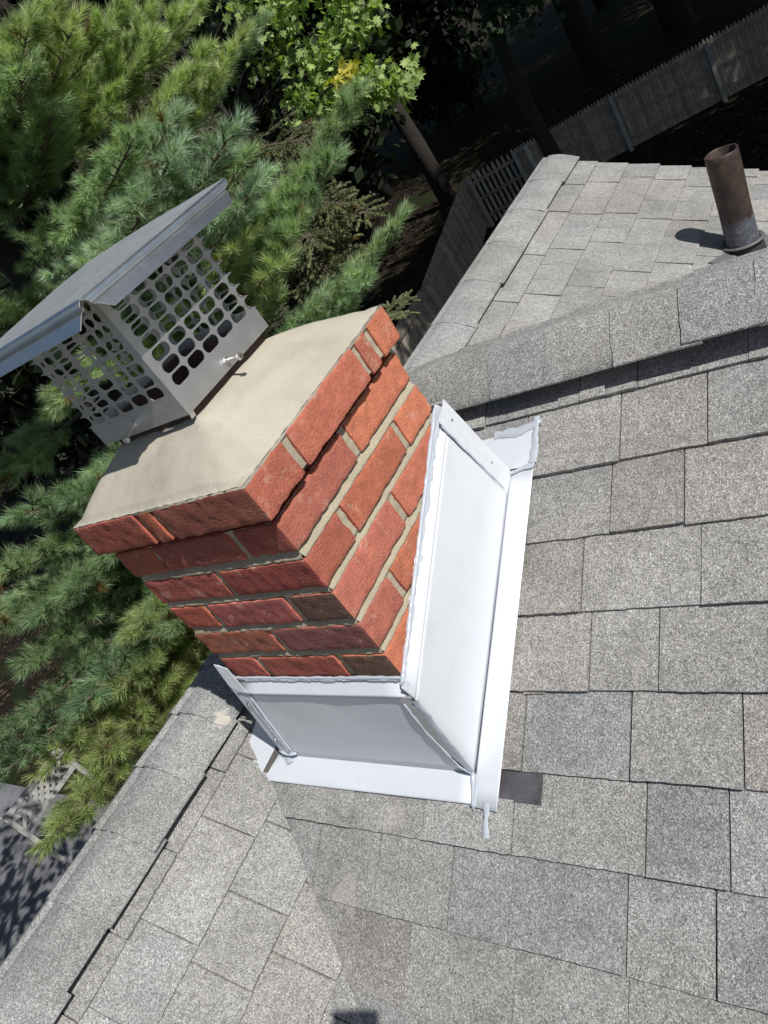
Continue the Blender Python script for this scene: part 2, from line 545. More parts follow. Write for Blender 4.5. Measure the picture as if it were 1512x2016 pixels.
for (xa, za), (xb, zb_) in zip(pts[:-1], pts[1:]):
    mb.add([(xa, 2.785, za - 0.008), (xb, 2.785, zb_ - 0.008), (xb, 2.785, zb_ - 0.16), (xa, 2.785, za - 0.16),
            (xa, 2.76, za - 0.008), (xb, 2.76, zb_ - 0.008), (xb, 2.76, zb_ - 0.16), (xa, 2.76, za - 0.16)],
           [(0, 1, 2, 3), (7, 6, 5, 4), (3, 2, 6, 7), (0, 3, 7, 4), (1, 5, 6, 2)])
mb.build('rake_board', SIDING, house)
mb = MB()
mb.add([(-2.0, -3.3, -6), (-2.0, 2.5, -6), (2.9, 2.5, -6), (2.9, -3.3, -6), (-2.0, -3.3, ZM - 1.0), (-2.0, 2.5, ZM - 1.0), (2.9, 2.5, -2.6), (2.9, -3.3, -2.6)],
       [(0, 1, 5, 4), (1, 2, 6, 5), (2, 3, 7, 6), (3, 0, 4, 7)])
mb.add([(-2.0, 2.5, ZM - 1.0), (RX, 2.5, ZM - 0.15), (2.9, 2.5, -2.6)], [(0, 1, 2)])
mb.build('wall', SIDING, house)

# --- ridge caps: bent shingles lapping one another
def ridge_cap(name, profile, path, expo, seed, tilt=0.006, thick=0.0032, smax=99):
    """profile: (across, up) points near lip -> far lip; path(s, a, h) -> 3-d; one bent shingle per step of s"""
    mb = MB(); rr = random.Random(seed)
    s0, s1, f = path
    k = 0; s = s0
    while s < s1:
        e = expo * rr.uniform(0.93, 1.07)
        gg = rr.uniform(0.95, 1.03); col = tuple(c * gg for c in ((0.300, 0.308, 0.304) if rr.random() < .8 else (0.306, 0.304, 0.295)))
        js = [s + 0.002 * rr.uniform(-1, 1), s + e * 0.35, s + e * 0.7, s + e + 0.03]
        js2 = [tilt, tilt * 0.62, tilt * 0.3, -0.0005]
        lift = rr.uniform(-0.003, 0.004); shift = rr.uniform(-0.006, 0.006)
        NP = len(profile); vs = []
        for j, (ss, hh) in enumerate(zip(js, js2)):
            for i, (a, h) in enumerate(profile):
                wgt = abs(i - (NP - 1) / 2) / ((NP - 1) / 2)
                edge = 1.0 if i in (0, NP - 1) else 0.0
                x = a + edge * shift * (1 if i == 0 else -1) + edge * rr.uniform(-0.0012, 0.0012)
                vs.append((min(ss, smax) + (0.0015 * rr.uniform(-1, 1) if j == 0 else 0), x, h + hh + lift * wgt ** 3 + 0.0012 * nz((ss, a, 0.3), 14, seed)))
        top = [f(*q) for q in vs]
        bot = [f(q[0], q[1], q[2] - thick) for q in vs]
        n = len(top); fs = []
        for j in range(len(js) - 1):
            for i in range(NP - 1):
                a, b, c, d = j * NP + i, j * NP + i + 1, (j + 1) * NP + i + 1, (j + 1) * NP + i
                fs.append((a, b, c, d)); fs.append((d + n, c + n, b + n, a + n))
            fs.append((j * NP, (j + 1) * NP, (j + 1) * NP + n, j * NP + n))
            e2 = j * NP + NP - 1
            fs.append((e2, e2 + n, e2 + NP + n, e2 + NP))
        for i in range(NP - 1):
            fs.append((i, i + n, i + 1 + n, i + 1))
        mb.add(top + bot, fs, col)
        s += e; k += 1
    return mb

# main ridge cap, profile across x
def prof_main(lift):
    p = []
    for i in range(13):
        x = 0.127 - 0.127 * i / 12
        p.append((x, -S * x + 0.008 + lift * min(1, x / 0.06) ** 1.3 + (0.4 * lift + 0.004) * math.sin(math.pi * min(1, x / 0.13)) - 0.4 * lift * max(0, (x - 0.1) / 0.027) ** 2))
    p[-1] = (0.0, 0.0035)
    p = [(x, h - 0.004 * max(0, 1 - x / 0.02)) for x, h in p]
    for x, h in ((-0.014, 0.001), (-0.03, -0.006), (-0.046, -0.0145), (-0.065, -0.029), (-0.09, -0.049), (-0.125, -0.079)):
        p.append((x, h + 0.004))
    return p
mcap = ridge_cap('ridge_cap', prof_main(0.018), (-2.0, VAL - RX + 0.02, lambda s, a, h: (RX + a, s, ZM + 0.010 + h)), 0.133, 3)
mcap.build('ridge_cap', SHINGLE, house, smooth='auto')
fcap = ridge_cap('ridge_cap', prof_main(0.004), (1.0, 2.80 - 0.13, lambda s, a, h: (RX + a, s, ZM + 0.010 + h)), 0.262, 4, tilt=0.0016, thick=0.002, smax=2.806)
fcap.build('ridge_cap', SHINGLE, house, smooth='auto')
# cross ridge cap, lifted along its near lip, its end folding down over the hip
def cross_path(s, a, h):
    z = ZR + 0.010 + h + 0.011 * max(0.0, min(1.0, (s + 0.12) / 0.5)) * (max(0.0, a - 0.035) / 0.115) ** 1.2
    y = RY - a
    if s > HX:
        zz = z - 0.06 * max(0.0, (HX + 0.12 - s) / 0.12) ** 2 * 0.16
        return (s, y, zz)
    d = HX - s
    return (HX - d * 0.87, y, z - 0.0096 - 0.50 * d)
pc = []
for i in range(13):
    x = 0.150 - 0.150 * i / 12
    pc.append((x, -S * x + 0.004 + 0.032 * min(1, x / 0.07) ** 1.3 - 0.012 * max(0, 1 - x / 0.05) ** 2 + 0.019 * math.sin(math.pi * min(1, x / 0.154)) - 0.006 * max(0, (x - 0.112) / 0.038) ** 2))
for x, h in ((-0.02, -0.010), (-0.04, -0.020), (-0.065, -0.034), (-0.095, -0.052), (-0.13, -0.074)):
    pc.append((x, h + 0.002))
ccap = ridge_cap('ridge_cap', pc, (-0.70, 2.2, cross_path), 0.118, 9, tilt=0.0026)
ccap.build('ridge_cap', SHINGLE, house, smooth='auto')

# ------------------------------------------------------------------ chimney
W, OV, BH, CP = 0.391, 0.0155, 0.0575, 0.0667
chim = thing('chimney', 'red brick chimney stack with pale mortar and cement crown, rising through the roof', 'chimney', (-W / 2, W / 2, -0.9))
REDS = [(0.50, 0.165, 0.105), (0.48, 0.155, 0.100), (0.51, 0.172, 0.098), (0.47, 0.155, 0.108), (0.50, 0.160, 0.095)]

def brick(mb, lo, hi, col, seed, rough=0.0011, step=0.0072, face=None):
    """box whose faces are fine grids, corners worn round and faces uneven"""
    lo, hi = Vector(lo), Vector(hi)
    c = (lo + hi) / 2; hs = (hi - lo) / 2
    r = 0.0022
    for ax in range(3):
        u, v = (ax + 1) % 3, (ax + 2) % 3
        gu = [-hs[u], -hs[u] + 0.0022] + [(-hs[u] + 0.0022) + (2 * hs[u] - 0.0044) * q / max(2, int(2 * hs[u] / step)) for q in range(1, max(2, int(2 * hs[u] / step)))] + [hs[u] - 0.0022, hs[u]]
        gv = [-hs[v], -hs[v] + 0.0022] + [(-hs[v] + 0.0022) + (2 * hs[v] - 0.0044) * q / max(2, int(2 * hs[v] / step)) for q in range(1, max(2, int(2 * hs[v] / step)))] + [hs[v] - 0.0022, hs[v]]
        nu, nv = len(gu) - 1, len(gv) - 1
        for sg in (-1, 1):
            vs, fs = [], []
            for j in range(nv + 1):
                for i in range(nu + 1):
                    p = Vector((0, 0, 0))
                    p[ax] = sg * hs[ax]
                    p[u] = gu[i]; p[v] = gv[j]
                    q = Vector([max(-hs[k] + r, min(hs[k] - r, p[k])) for k in range(3)])
                    d = p - q
                    if d.length > r:
                        p = q + d.normalized() * r
                    wp = p + c
                    nn = d.normalized() if d.length else Vector((0, 0, 0))
                    e = sum(1 for k in range(3) if abs(abs(p[k]) - hs[k]) < 0.006)
                    a = rough * (nz(wp, 55, seed) + 0.7 * nz(wp, 160, seed)) - (0.0016 * max(0, nz(wp, 42, seed + 9)) if e > 1 else 0)
                    vs.append(wp + nn * a)
            for j in range(nv):
                for i in range(nu):
                    a = j * (nu + 1) + i
                    f = (a, a + 1, a + nu + 2, a + nu + 1)
                    fs.append(f if sg > 0 else f[::-1])
            if ax == 1 and sg < 0 and face:      # raked, sandier front face, darkened further to carry its shade in the colour
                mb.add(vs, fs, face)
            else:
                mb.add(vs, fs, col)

rb = random.Random(42)
def red():
    c = REDS[rb.randrange(len(REDS))]; g = rb.uniform(0.86, 1.12)
    return tuple(g * q for q in c)
DARK = (0.125, 0.075, 0.055)
TAN = (0.42, 0.175, 0.095)
shaft = MB(); corbel = MB()
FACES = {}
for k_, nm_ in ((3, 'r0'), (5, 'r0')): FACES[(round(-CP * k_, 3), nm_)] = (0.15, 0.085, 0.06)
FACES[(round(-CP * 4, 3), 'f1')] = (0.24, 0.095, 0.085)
J = 0.0075
def ring(mb, z0, kind, o, special={}):
    """one course of the square stack; names of faces: f front (-y), r right (+x), b back, l left"""
    x0, x1, y0, y1, T = -W - o, o, -min(o, 0.0115), W + o, 0.092
    L = []
    if kind == 'even':      # long bricks on the sides, one whole brick in the middle of front and back
        my = (y0 + y1) / 2
        L += [('r0', (x1 - T, y0), (x1, my - J)), ('r1', (x1 - T, my + J), (x1, y1)), ('l0', (x0, y0), (x0 + T, my - J)), ('l1', (x0, my + J), (x0 + T, y1)),
              ('f0', (x0 + T + 2 * J, y0), (x1 - T - 2 * J, y0 + T)), ('b0', (x0 + T + 2 * J, y1 - T), (x1 - T - 2 * J, y1))]
    elif kind == 'odd':
        mx = (x0 + x1) / 2
        L += [('f0', (x0, y0), (mx - J, y0 + T)), ('f1', (mx + J, y0), (x1, y0 + T)), ('b0', (x0, y1 - T), (mx - J, y1)), ('b1', (mx + J, y1 - T), (x1, y1)),
              ('r0', (x1 - T, y0 + T + 2 * J), (x1, y1 - T - 2 * J)), ('l0', (x0, y0 + T + 2 * J), (x0 + T, y1 - T - 2 * J))]
    else:                   # the corbelled top course, pieced out with slivers
        L += [('f0', (x0, y0), (x0 + 0.168, y0 + T)), ('f1', (x0 + 0.179, y0), (x0 + 0.208, y0 + T)), ('f2', (x0 + 0.219, y0), (x1, y0 + T)),
              ('r0', (x1 - T, y0 + T + 0.013), (x1, y0 + T + 0.211)), ('r1', (x1 - T, y0 + T + 0.224), (x1, y0 + T + 0.256)), ('r2', (x1 - T, y0 + T + 0.266), (x1, y1)),
              ('b0', (x0, y1 - T), (x0 + 0.2, y1)), ('b1', (x0 + 0.212, y1 - T), (x1 - T - 0.012, y1)), ('l0', (x0, y0 + T + 0.012), (x0 + T, y0 + 0.3)), ('l1', (x0, y0 + 0.312), (x0 + T, y1 - T - 0.012))]
    for nm, a, b in L:
        col = special.get(nm) or red()
        j = lambda: rb.uniform(-0.0012, 0.0012)
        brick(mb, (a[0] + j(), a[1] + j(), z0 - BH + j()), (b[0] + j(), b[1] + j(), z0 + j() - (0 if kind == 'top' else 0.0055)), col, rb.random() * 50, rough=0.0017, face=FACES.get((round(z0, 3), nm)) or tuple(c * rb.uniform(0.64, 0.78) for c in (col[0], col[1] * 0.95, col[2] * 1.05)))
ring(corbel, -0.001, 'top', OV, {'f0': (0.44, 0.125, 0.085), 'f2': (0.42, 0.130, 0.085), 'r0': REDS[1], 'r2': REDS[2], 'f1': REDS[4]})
sp = {2: {'r0': TAN}, 3: {'f1': DARK}, 4: {}, 5: {'f1': (0.30, 0.13, 0.10)}, 6: {'r0': (0.16, 0.095, 0.07)}}
# headers at the front corner show the end of a long side brick, so tint by course
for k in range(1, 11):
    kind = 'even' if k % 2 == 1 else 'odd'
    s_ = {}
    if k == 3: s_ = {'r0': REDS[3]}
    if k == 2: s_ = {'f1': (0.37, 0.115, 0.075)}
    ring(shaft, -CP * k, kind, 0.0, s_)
shaft.build('brick_stack', BRICK, chim, smooth=True)
corbel.build('brick_corbel', BRICK, chim, smooth=True)
# mortar body: slightly back from the brick faces, uneven, fins at the brick edges
mo = MB()
def struck(z):
    k = math.floor((-z - BH) / CP)          # joint below course k
    top, bot = -CP * k - BH, -CP * (k + 1) - 0.0055
    f = (z - bot) / (top - bot)
    return 0.0042 * (1 - 2 * f) if 0 <= f <= 1 else 0.0
def mortar_face(org, du, dv, nrm, nu, nv, seed, amp=0.0018, joint=False):
    org, du, dv, nrm = map(Vector, (org, du, dv, nrm))
    vs = []
    for j in range(nv + 1):
        for i in range(nu + 1):
            p = org + du * (i / nu) + dv * (j / nv)
            vs.append(p + nrm * (amp * nz(p, 60, seed) + amp * 0.8 * nz(p, 170, seed) + (struck(p.z) if joint else 0)))
    mo.add(vs, [(j * (nu + 1) + i, j * (nu + 1) + i + 1, (j + 1) * (nu + 1) + i + 1, (j + 1) * (nu + 1) + i) for j in range(nv) for i in range(nu)])
def mortar_box(x0, x1, y0, y1, z0, z1, st, joint=False):
    nx, ny, nzz = int((x1 - x0) / st), int((y1 - y0) / st), max(2, int((z1 - z0) / (0.0026 if joint else st)))
    mortar_face((x0, y0, z0), (x1 - x0, 0, 0), (0, 0, z1 - z0), (0, -1, 0), nx, nzz, 1, joint=joint)
    mortar_face((x1, y0, z0), (0, y1 - y0, 0), (0, 0, z1 - z0), (1, 0, 0), ny, nzz, 2, joint=joint)
    mo.add([(x1, y1, z0), (x0, y1, z0), (x0, y1, z1), (x1, y1, z1)], [(0, 1, 2, 3)])
    mo.add([(x0, y1, z0), (x0, y0, z0), (x0, y0, z1), (x0, y1, z1)], [(0, 1, 2, 3)])
RC = 0.0036
mortar_box(-W + RC, -0.0046, 0.0048, W - RC, -0.72, -BH - 0.013, 0.0045, True)
mortar_box(-W + 0.016, -0.016, 0.014, W - 0.016, -BH - 0.013, -BH + 0.002, 0.006)
RK = 0.004
mortar_box(-W - OV + RK, OV - RK, -0.0115 + 0.0065, W + OV - RK, -BH + 0.004, -0.004, 0.0045)
mo.add([(-W - OV + RK, -0.005, -BH + 0.004), (OV - RK, -0.005, -BH + 0.004), (OV - RK, W + OV - RK, -BH + 0.004), (-W - OV + RK, W + OV - RK, -BH + 0.004)], [(3, 2, 1, 0)])
mo.build('mortar', MORTAR, chim, smooth=True)
# cement crown
FX0, FX1, FY0, FY1 = -0.300, -0.108, 0.092, 0.284
cr = MB(); n = 110
X0, X1, Y0, Y1 = -W - OV + 0.001, OV - 0.001, -0.0105, W + OV - 0.001
vs = []
for j in range(n + 1):
    for i in range(n + 1):
        x, y = X0 + (X1 - X0) * i / n, Y0 + (Y1 - Y0) * j / n
        ex = max(FX0 - x, x - FX1, 0); ey = max(FY0 - y, y - FY1, 0)
        tx = ex / ((FX0 - X0) if x < FX0 else (X1 - FX1)); ty = ey / ((FY0 - Y0) if y < FY0 else (Y1 - FY1))
        d = min(1.0, (tx ** 5 + ty ** 5) ** 0.2)
        edge = min(i, n - i, j, n - j)
        z = 0.060 * (1 - d) ** 0.85 + 0.0040 * nz((x, y, 0), 9, 3) + 0.0012 * nz((x, y, 0), 40, 7) + 0.003
        if edge < 2:
            z = 0.0015 + 0.0012 * nz((x, y, 0), 90, 4)
            x += 0.0012 * nz((x, y, 0), 80, 8); y += 0.0012 * nz((x, y, 0), 80, 12)
        vs.append((x, y, z))
cr.add(vs, [(j * (n + 1) + i, j * (n + 1) + i + 1, (j + 1) * (n + 1) + i + 1, (j + 1) * (n + 1) + i) for j in range(n) for i in range(n)])
cr.add([(X0, Y0, 0.001), (X1, Y0, 0.001), (X1, Y1, 0.001), (X0, Y1, 0.001), (X0, Y0, -0.003), (X1, Y0, -0.003), (X1, Y1, -0.003), (X0, Y1, -0.003)],
       [(0, 4, 5, 1), (1, 5, 6, 2), (2, 6, 7, 3), (3, 7, 4, 0)])
cr.build('cement_crown', CROWN, chim, smooth=True)
fl = MB()
t_ = 0.016
o_ = [(FX0, FY0), (FX1, FY0), (FX1, FY1), (FX0, FY1)]
i_ = [(FX0 + t_, FY0 + t_), (FX1 - t_, FY0 + t_), (FX1 - t_, FY1 - t_), (FX0 + t_, FY1 - t_)]
vs = [(x, y, -0.25) for x, y in o_] + [(x, y, 0.098) for x, y in o_] + [(x, y, 0.098) for x, y in i_] + [(x, y, -0.25) for x, y in i_]
fs = []
for k in range(4):
    k2 = (k + 1) % 4
    fs += [(k, k2, 4 + k2, 4 + k), (4 + k, 4 + k2, 8 + k2, 8 + k), (8 + k, 8 + k2, 12 + k2, 12 + k)]
fs.append((12, 13, 14, 15))
fl.add(vs, fs)
fl.build('flue_tile', FLUE, chim, bevel=0.003)

# ------------------------------------------------------------------ chimney cap
cap = thing('rain_cap', 'stainless steel chimney cap with perforated mesh sides bolted above the cement crown', 'chimney cap', (-0.2045, 0.1865, 0.075))
cx0, cx1, cy0, cy1, cz0, chh, lo_ = -0.311, -0.098, 0.079, 0.294, 0.075, 0.197, 0.051
cz1 = cz0 + chh
BANDH = 0.034
def hole_panel(mb, org, du, length, dz, n_cols, pitch, z0, rows, pz, start):
    """perforated strip: cells with rounded-rectangle holes; the far end is cut through the last column of holes"""
    org, du = Vector(org), Vector(du)
    K = 6
    hw, hh, rr_ = pitch * 0.5 - 0.0023, pz * 0.5 - 0.0014, pz * 0.5 - 0.0017
    def P3(a, b): return org + du * a + Vector((0, 0, b))
    for r in range(rows):
        for c in range(n_cols + 1):
            ca, cb = start + pitch * (c + 0.5), z0 + pz * (r + 0.5)
            inner, outer = [], []
            for q in range(4):
                sx = 1 if q in (0, 3) else -1; sy = 1 if q < 2 else -1
                for k in range(K + 1):
                    an = math.pi / 2 * (q + k / K)
                    inner.append((sx * (hw - rr_) + rr_ * math.cos(an), sy * (hh - rr_) + rr_ * math.sin(an)))
                    dx, dy = math.cos(an), math.sin(an)
                    # walk the cell border
                    ta = math.tan(math.pi / 4)
                    m = max(abs(dx), abs(dy))
                    outer.append((dx / m * pitch / 2, dy / m * pz / 2))
            N = len(inner)
            half = (c == n_cols)
            vs = [P3(ca + a, cb + b) for a, b in inner] + [P3(ca + a, cb + b) for a, b in outer]
            fs = []
            for k in range(N):
                k2 = (k + 1) % N
                if half:
                    xa = [inner[k][0], inner[k2][0], outer[k][0], outer[k2][0]]
                    if max(xa[:2]) > 0.003 or max(xa[2:]) > 0.006:
                        continue
                fs.append((k, k + N, k2 + N, k2))
            mb.add(vs, fs)
nrow = 8
pz = (chh - BANDH - 0.005) / nrow
CW = 0.011   # solid strip each side of the folded corner
scr = MB()
pr = 0.0376
# right (+x) side from the front corner back, front (-y) side from the corner leftward
hole_panel(scr, (cx1, cy0, 0), (0, 1, 0), 0, 0, 5, pr, cz0 + BANDH, nrow, pz, CW)
hole_panel(scr, (cx1, cy0, 0), (-1, 0, 0), 0, 0, 5, pr, cz0 + BANDH, nrow, pz, CW)
# far sides, folded at the opposite corner
hole_panel(scr, (cx0, cy1, 0), (0, -1, 0), 0, 0, 5, pr, cz0 + BANDH, nrow, pz, CW)
hole_panel(scr, (cx0, cy1, 0), (1, 0, 0), 0, 0, 5, pr, cz0 + BANDH, nrow, pz, CW)
for (px, py, sx, sy) in ((cx1, cy0, -1, 1), (cx0, cy1, 1, -1)):
    scr.add([(px, py, cz0 + BANDH), (px, py + sy * CW, cz0 + BANDH), (px, py + sy * CW, cz1 - 0.003), (px, py, cz1 - 0.003)], [(0, 1, 2, 3)])
    scr.add([(px, py, cz0 + BANDH), (px + sx * CW, py, cz0 + BANDH), (px + sx * CW, py, cz1 - 0.003), (px, py, cz1 - 0.003)], [(3, 2, 1, 0)])
zt = cz0 + BANDH + nrow * pz
for (a, b) in (((cx1, cy0 + CW), (cx1, cy1 - 0.015)), ((cx1 - CW, cy0), (cx0 + 0.015, cy0)), ((cx0, cy1 - CW), (cx0, cy0 + 0.015)), ((cx0 + CW, cy1), (cx1 - 0.015, cy1))):
    scr.add([(a[0], a[1], zt), (b[0], b[1], zt), (b[0], b[1], cz1 - 0.003), (a[0], a[1], cz1 - 0.003)], [(0, 1, 2, 3)])
scr.build('mesh_screen', STEEL_DULL, cap, solid=0.0012)
bd = MB()
for a, b in (((cx1, cy0), (cx1, cy1)), ((cx1, cy1), (cx0, cy1)), ((cx0, cy1), (cx0, cy0)), ((cx0, cy0), (cx1, cy0))):
    bd.add([(a[0], a[1], cz0), (b[0], b[1], cz0), (b[0], b[1], cz0 + BANDH), (a[0], a[1], cz0 + BANDH)], [(0, 1, 2, 3)])
bd.add([(cx1 - 0.004, cy0 + 0.001, cz0 - 0.008), (cx1 - 0.004, cy0 + 0.010, cz0 - 0.008), (cx1 - 0.002, cy0 + 0.010, cz0), (cx1 - 0.002, cy0 + 0.001, cz0)], [(0, 1, 2, 3)])
bd.build('base_band', STEEL_DULL, cap, solid=0.0014)
# lid: low pyramid with diagonal creases and a stepped fascia mitred at the corners
lid = MB()
lx0, lx1, ly0, ly1 = cx0 - lo_, cx1 + lo_, cy0 - lo_, cy1 + lo_
n = 40
vs = []
for j in range(n + 1):
    for i in range(n + 1):
        u, v = 2 * i / n - 1, 2 * j / n - 1
        m = max(abs(u), abs(v))
        x, y = (lx0 + lx1) / 2 + u * (lx1 - lx0) / 2, (ly0 + ly1) / 2 + v * (ly1 - ly0) / 2
        vs.append((x, y, cz1 + 0.017 * (1 - m ** 1.35) + 0.0008 * nz((x, y, 1), 16, 2)))
lid.add(vs, [(j * (n + 1) + i, j * (n + 1) + i + 1, (j + 1) * (n + 1) + i + 1, (j + 1) * (n + 1) + i) for j in range(n) for i in range(n)])
lid_o = lid.build('lid', STEEL, cap, solid=0.0012)
lid_o['base'] = cap['base']
fas = MB()
FP = [(0.0, 0.0, 0.0), (0.0022, -0.0025, 0.002), (0.0030, -0.007, 0.006), (-0.0015, -0.0105, 0.0095), (-0.0015, -0.0125, 0.0115), (0.0030, -0.0150, 0.0140), (0.0092, -0.029, 0.027)]
for (a, b, nx, ny) in (((lx1, ly0), (lx1, ly1), 1, 0), ((lx1, ly1), (lx0, ly1), 0, 1), ((lx0, ly1), (lx0, ly0), -1, 0), ((lx0, ly0), (lx1, ly0), 0, -1)):
    a, b = Vector((*a, cz1)), Vector((*b, cz1)); d = (b - a).normalized(); NV = Vector((nx, ny, 0))
    for (o1, h1, i1), (o2, h2, i2) in zip(FP[:-1], FP[1:]):
        fas.add([a + d * i1 + NV * o1 + Vector((0, 0, h1)), b - d * i1 + NV * o1 + Vector((0, 0, h1)), b - d * i2 + NV * o2 + Vector((0, 0, h2)), a + d * i2 + NV * o2 + Vector((0, 0, h2))], [(3, 2, 1, 0)])
fas.build('fascia', STEEL_F, lid_o, solid=0.0012)
def bolt(p, d, ln):
    b = MB(); p, d = Vector(p), Vector(d).normalized()
    b.tube([p - d * 0.01, p + d * ln], 0.0026, 10)
    b.tube([p + d * ln, p + d * (ln + 0.0018), p + d * (ln + 0.005)], [0.0052, 0.0056, 0.0048], 6)
    b.tube([p + d * 0.0008, p + d * 0.004], 0.0055, 6)
    b.build('bolt', BOLT, cap)
bolt((cx1, 0.185, cz0 + 0.0125), (1, 0.10, -0.10), 0.026)
bolt((-0.212, cy0, cz0 + 0.0165), (0.12, -1, -0.22), 0.030)
bolt((cx0, 0.19, cz0 + 0.014), (-1, 0, -0.1), 0.024)
bolt((-0.2, cy1, cz0 + 0.014), (0, 1, -0.1), 0.024)

# ------------------------------------------------------------------ flashing
fla = thing('chimney_flashing', 'white metal flashing wrapped round the chimney base with sealed riveted corners', 'flashing', (-W / 2, 0.1, -0.75))
FL = 0.009        # flange height above the roof plane base
def on_b(x, y, h=0.0): return (x, y, zb(x, y) + FL + h)
def on_bz(x, y): return zb(x, y) + FL
def sheet(name, quads, parent=fla, mat=WHITE, sol=0.0016, sub=1, bow=0.0, seed=1):
    m_ = MB()
    for q in quads:
        q = [Vector(p) for p in q]
        if sub > 1:
            nrm = (q[1] - q[0]).cross(q[3] - q[0]).normalized()
            vs = []
            for j in range(sub + 1):
                for i in range(sub + 1):
                    u, v = i / sub, j / sub
                    p = (q[0] * (1 - u) + q[1] * u) * (1 - v) + (q[3] * (1 - u) + q[2] * u) * v
                    ed = min(1.0, 6 * u * (1 - u)) * min(1.0, 6 * v * (1 - v))
                    vs.append(p + nrm * ed * (bow * nz(p, 7, seed) + bow * 0.3 * nz(p, 25, seed)))
            m_.add(vs, [(j * (sub + 1) + i, j * (sub + 1) + i + 1, (j + 1) * (sub + 1) + i + 1, (j + 1) * (sub + 1) + i) for j in range(sub) for i in range(sub)])
        else:
            m_.add(q, [tuple(range(len(q)))])
    return m_.build(name, mat, parent, smooth=sub > 1, solid=sol)
# front panel (leaning slightly out) with its apron on the shingles
FB = -0.016
sheet('front_panel', [[(-0.442, FB, on_bz(0, FB) + 0.002), (0.0, FB, on_bz(0, FB) + 0.002), (0.010, -0.0135, -0.412), (-0.398, -0.0135, -0.412)]], sub=14, bow=0.0036)
sheet('apron', [[on_b(-0.537, -0.062), on_b(0.008, -0.058), on_b(0.004, FB), on_b(-0.475, FB)]], sub=16, bow=0.0026, seed=4)
# bright folded lip above the front panel
sheet('front_lip', [[(-0.398, -0.0185, -0.4135), (0.010, -0.0185, -0.4135), (0.006, 0.000, -0.392), (-0.394, 0.000, -0.392)]], sub=8, bow=0.0008)
# right panel with flange
sheet('side_panel', [[(0.005, -0.0175, on_bz(0, -0.0175) + 0.002), (0.038, 0.424, on_bz(0, 0.424) + 0.002), (0.0135, 0.404, -0.212), (0.0135, -0.020, -0.414)]], sub=18, bow=0.0036, seed=7)
sheet('side_flange', [[on_b(0.004, -0.062, 0.002), on_b(0.049, -0.0645, 0.002), on_b(0.084, 0.428, 0.002), on_b(0.038, 0.424, 0.002)]], sub=18, bow=0.0026, seed=9)
sheet('side_lip', [[(0.0150, -0.020, -0.4145), (0.0150, 0.404, -0.2125), (0.003, 0.402, -0.191), (0.003, -0.018, -0.391)]], sub=8, bow=0.0008, seed=3)
# back pan reaching up the roof, its corner showing behind the right panel
sheet('back_pan', [[on_b(-0.40, 0.424, 0.004), on_b(0.084, 0.432, 0.004), on_b(0.088, 0.494, 0.004), on_b(-0.43, 0.486, 0.004)],
                   [(-0.40, 0.424, on_bz(0, 0.424) + 0.005), (0.036, 0.4255, on_bz(0, 0.424) + 0.005), (0.016, 0.4065, -0.192), (-0.40, 0.4065, -0.192)]])
# left panel and its tab beside the main ridge
sheet('left_panel', [[(-0.435, -0.012, on_bz(0, -0.012) + 0.003), (-0.400, -0.012, -0.395), (-0.400, 0.404, -0.205), (-0.425, 0.42, on_bz(0, 0.42))]])
sheet('left_tab', [[on_b(-0.572, -0.055, 0.004), on_b(-0.506, -0.059, 0.004), on_b(-0.470, -0.002, 0.004), on_b(-0.425, 0.03, 0.004)], [on_b(-0.425, 0.03, 0.004), on_b(-0.425, 0.42, 0.004), on_b(-0.52, 0.42, 0.004), on_b(-0.545, 0.03, 0.004), on_b(-0.572, -0.055, 0.004)]])
sheet('tar_patch', [[on_b(-0.470, -0.004, 0.0035), on_b(-0.456, -0.008, 0.0035), on_b(-0.488, -0.050, 0.0035), on_b(-0.502, -0.048, 0.0035)]], mat=plain('old_tar', (0.12, 0.105, 0.09), 0.7, 90, 0.6, 0.6, 0.003))
# corner strips lapped over the panel ends
V = Vector
sheet('corner_strip', [[(-0.443, FB - 0.003, on_bz(0, FB) + 0.004), (-0.410, FB - 0.003, on_bz(0, FB) + 0.008), (-0.368, -0.0165, -0.420), (-0.400, -0.0165, -0.392)],
                       [(-0.400, -0.0170, -0.394), (-0.370, -0.0170, -0.420), (-0.372, -0.010, -0.352), (-0.398, -0.010, -0.340)]])
sheet('corner_strip', [[(0.0, FB - 0.003, on_bz(0, FB) + 0.006), (0.0, FB - 0.003, on_bz(0, FB) + 0.0065), (0.012, -0.0175, -0.405), (-0.020, -0.0175, -0.418), (-0.024, -0.0185, -0.52)][1:]], mat=steel_material('bare_corner_metal', (0.55, 0.57, 0.60), 0.35))
sheet('corner_strip', [[(0.0405, 0.427, on_bz(0, 0.424) + 0.006), (0.036, 0.390, on_bz(0, 0.39) + 0.006), (0.0165, 0.366, -0.205), (0.0165, 0.4075, -0.188)]])
def rivet(p, d):
    b = MB(); p, d = Vector(p), Vector(d).normalized()
    b.tube([p, p + d * 0.0012, p + d * 0.003, p + d * 0.0036], [0.0048, 0.0048, 0.0028, 0.0010], 10)
    b.build('rivet', BOLT, fla, smooth=True)
rivet((-0.395, -0.0185, -0.445), (0, -1, 0.2)); rivet((-0.421, -0.020, -0.555), (0, -1, 0.2))
rivet((0.001, -0.0190, -0.433), (0, -1, 0.1)); rivet((0.0, -0.0195, -0.555), (0, -1, 0.1))
rivet((0.0178, 0.392, -0.222), (1, 0, 0.1)); rivet((0.031, 0.405, -0.330), (1, 0, 0.1))
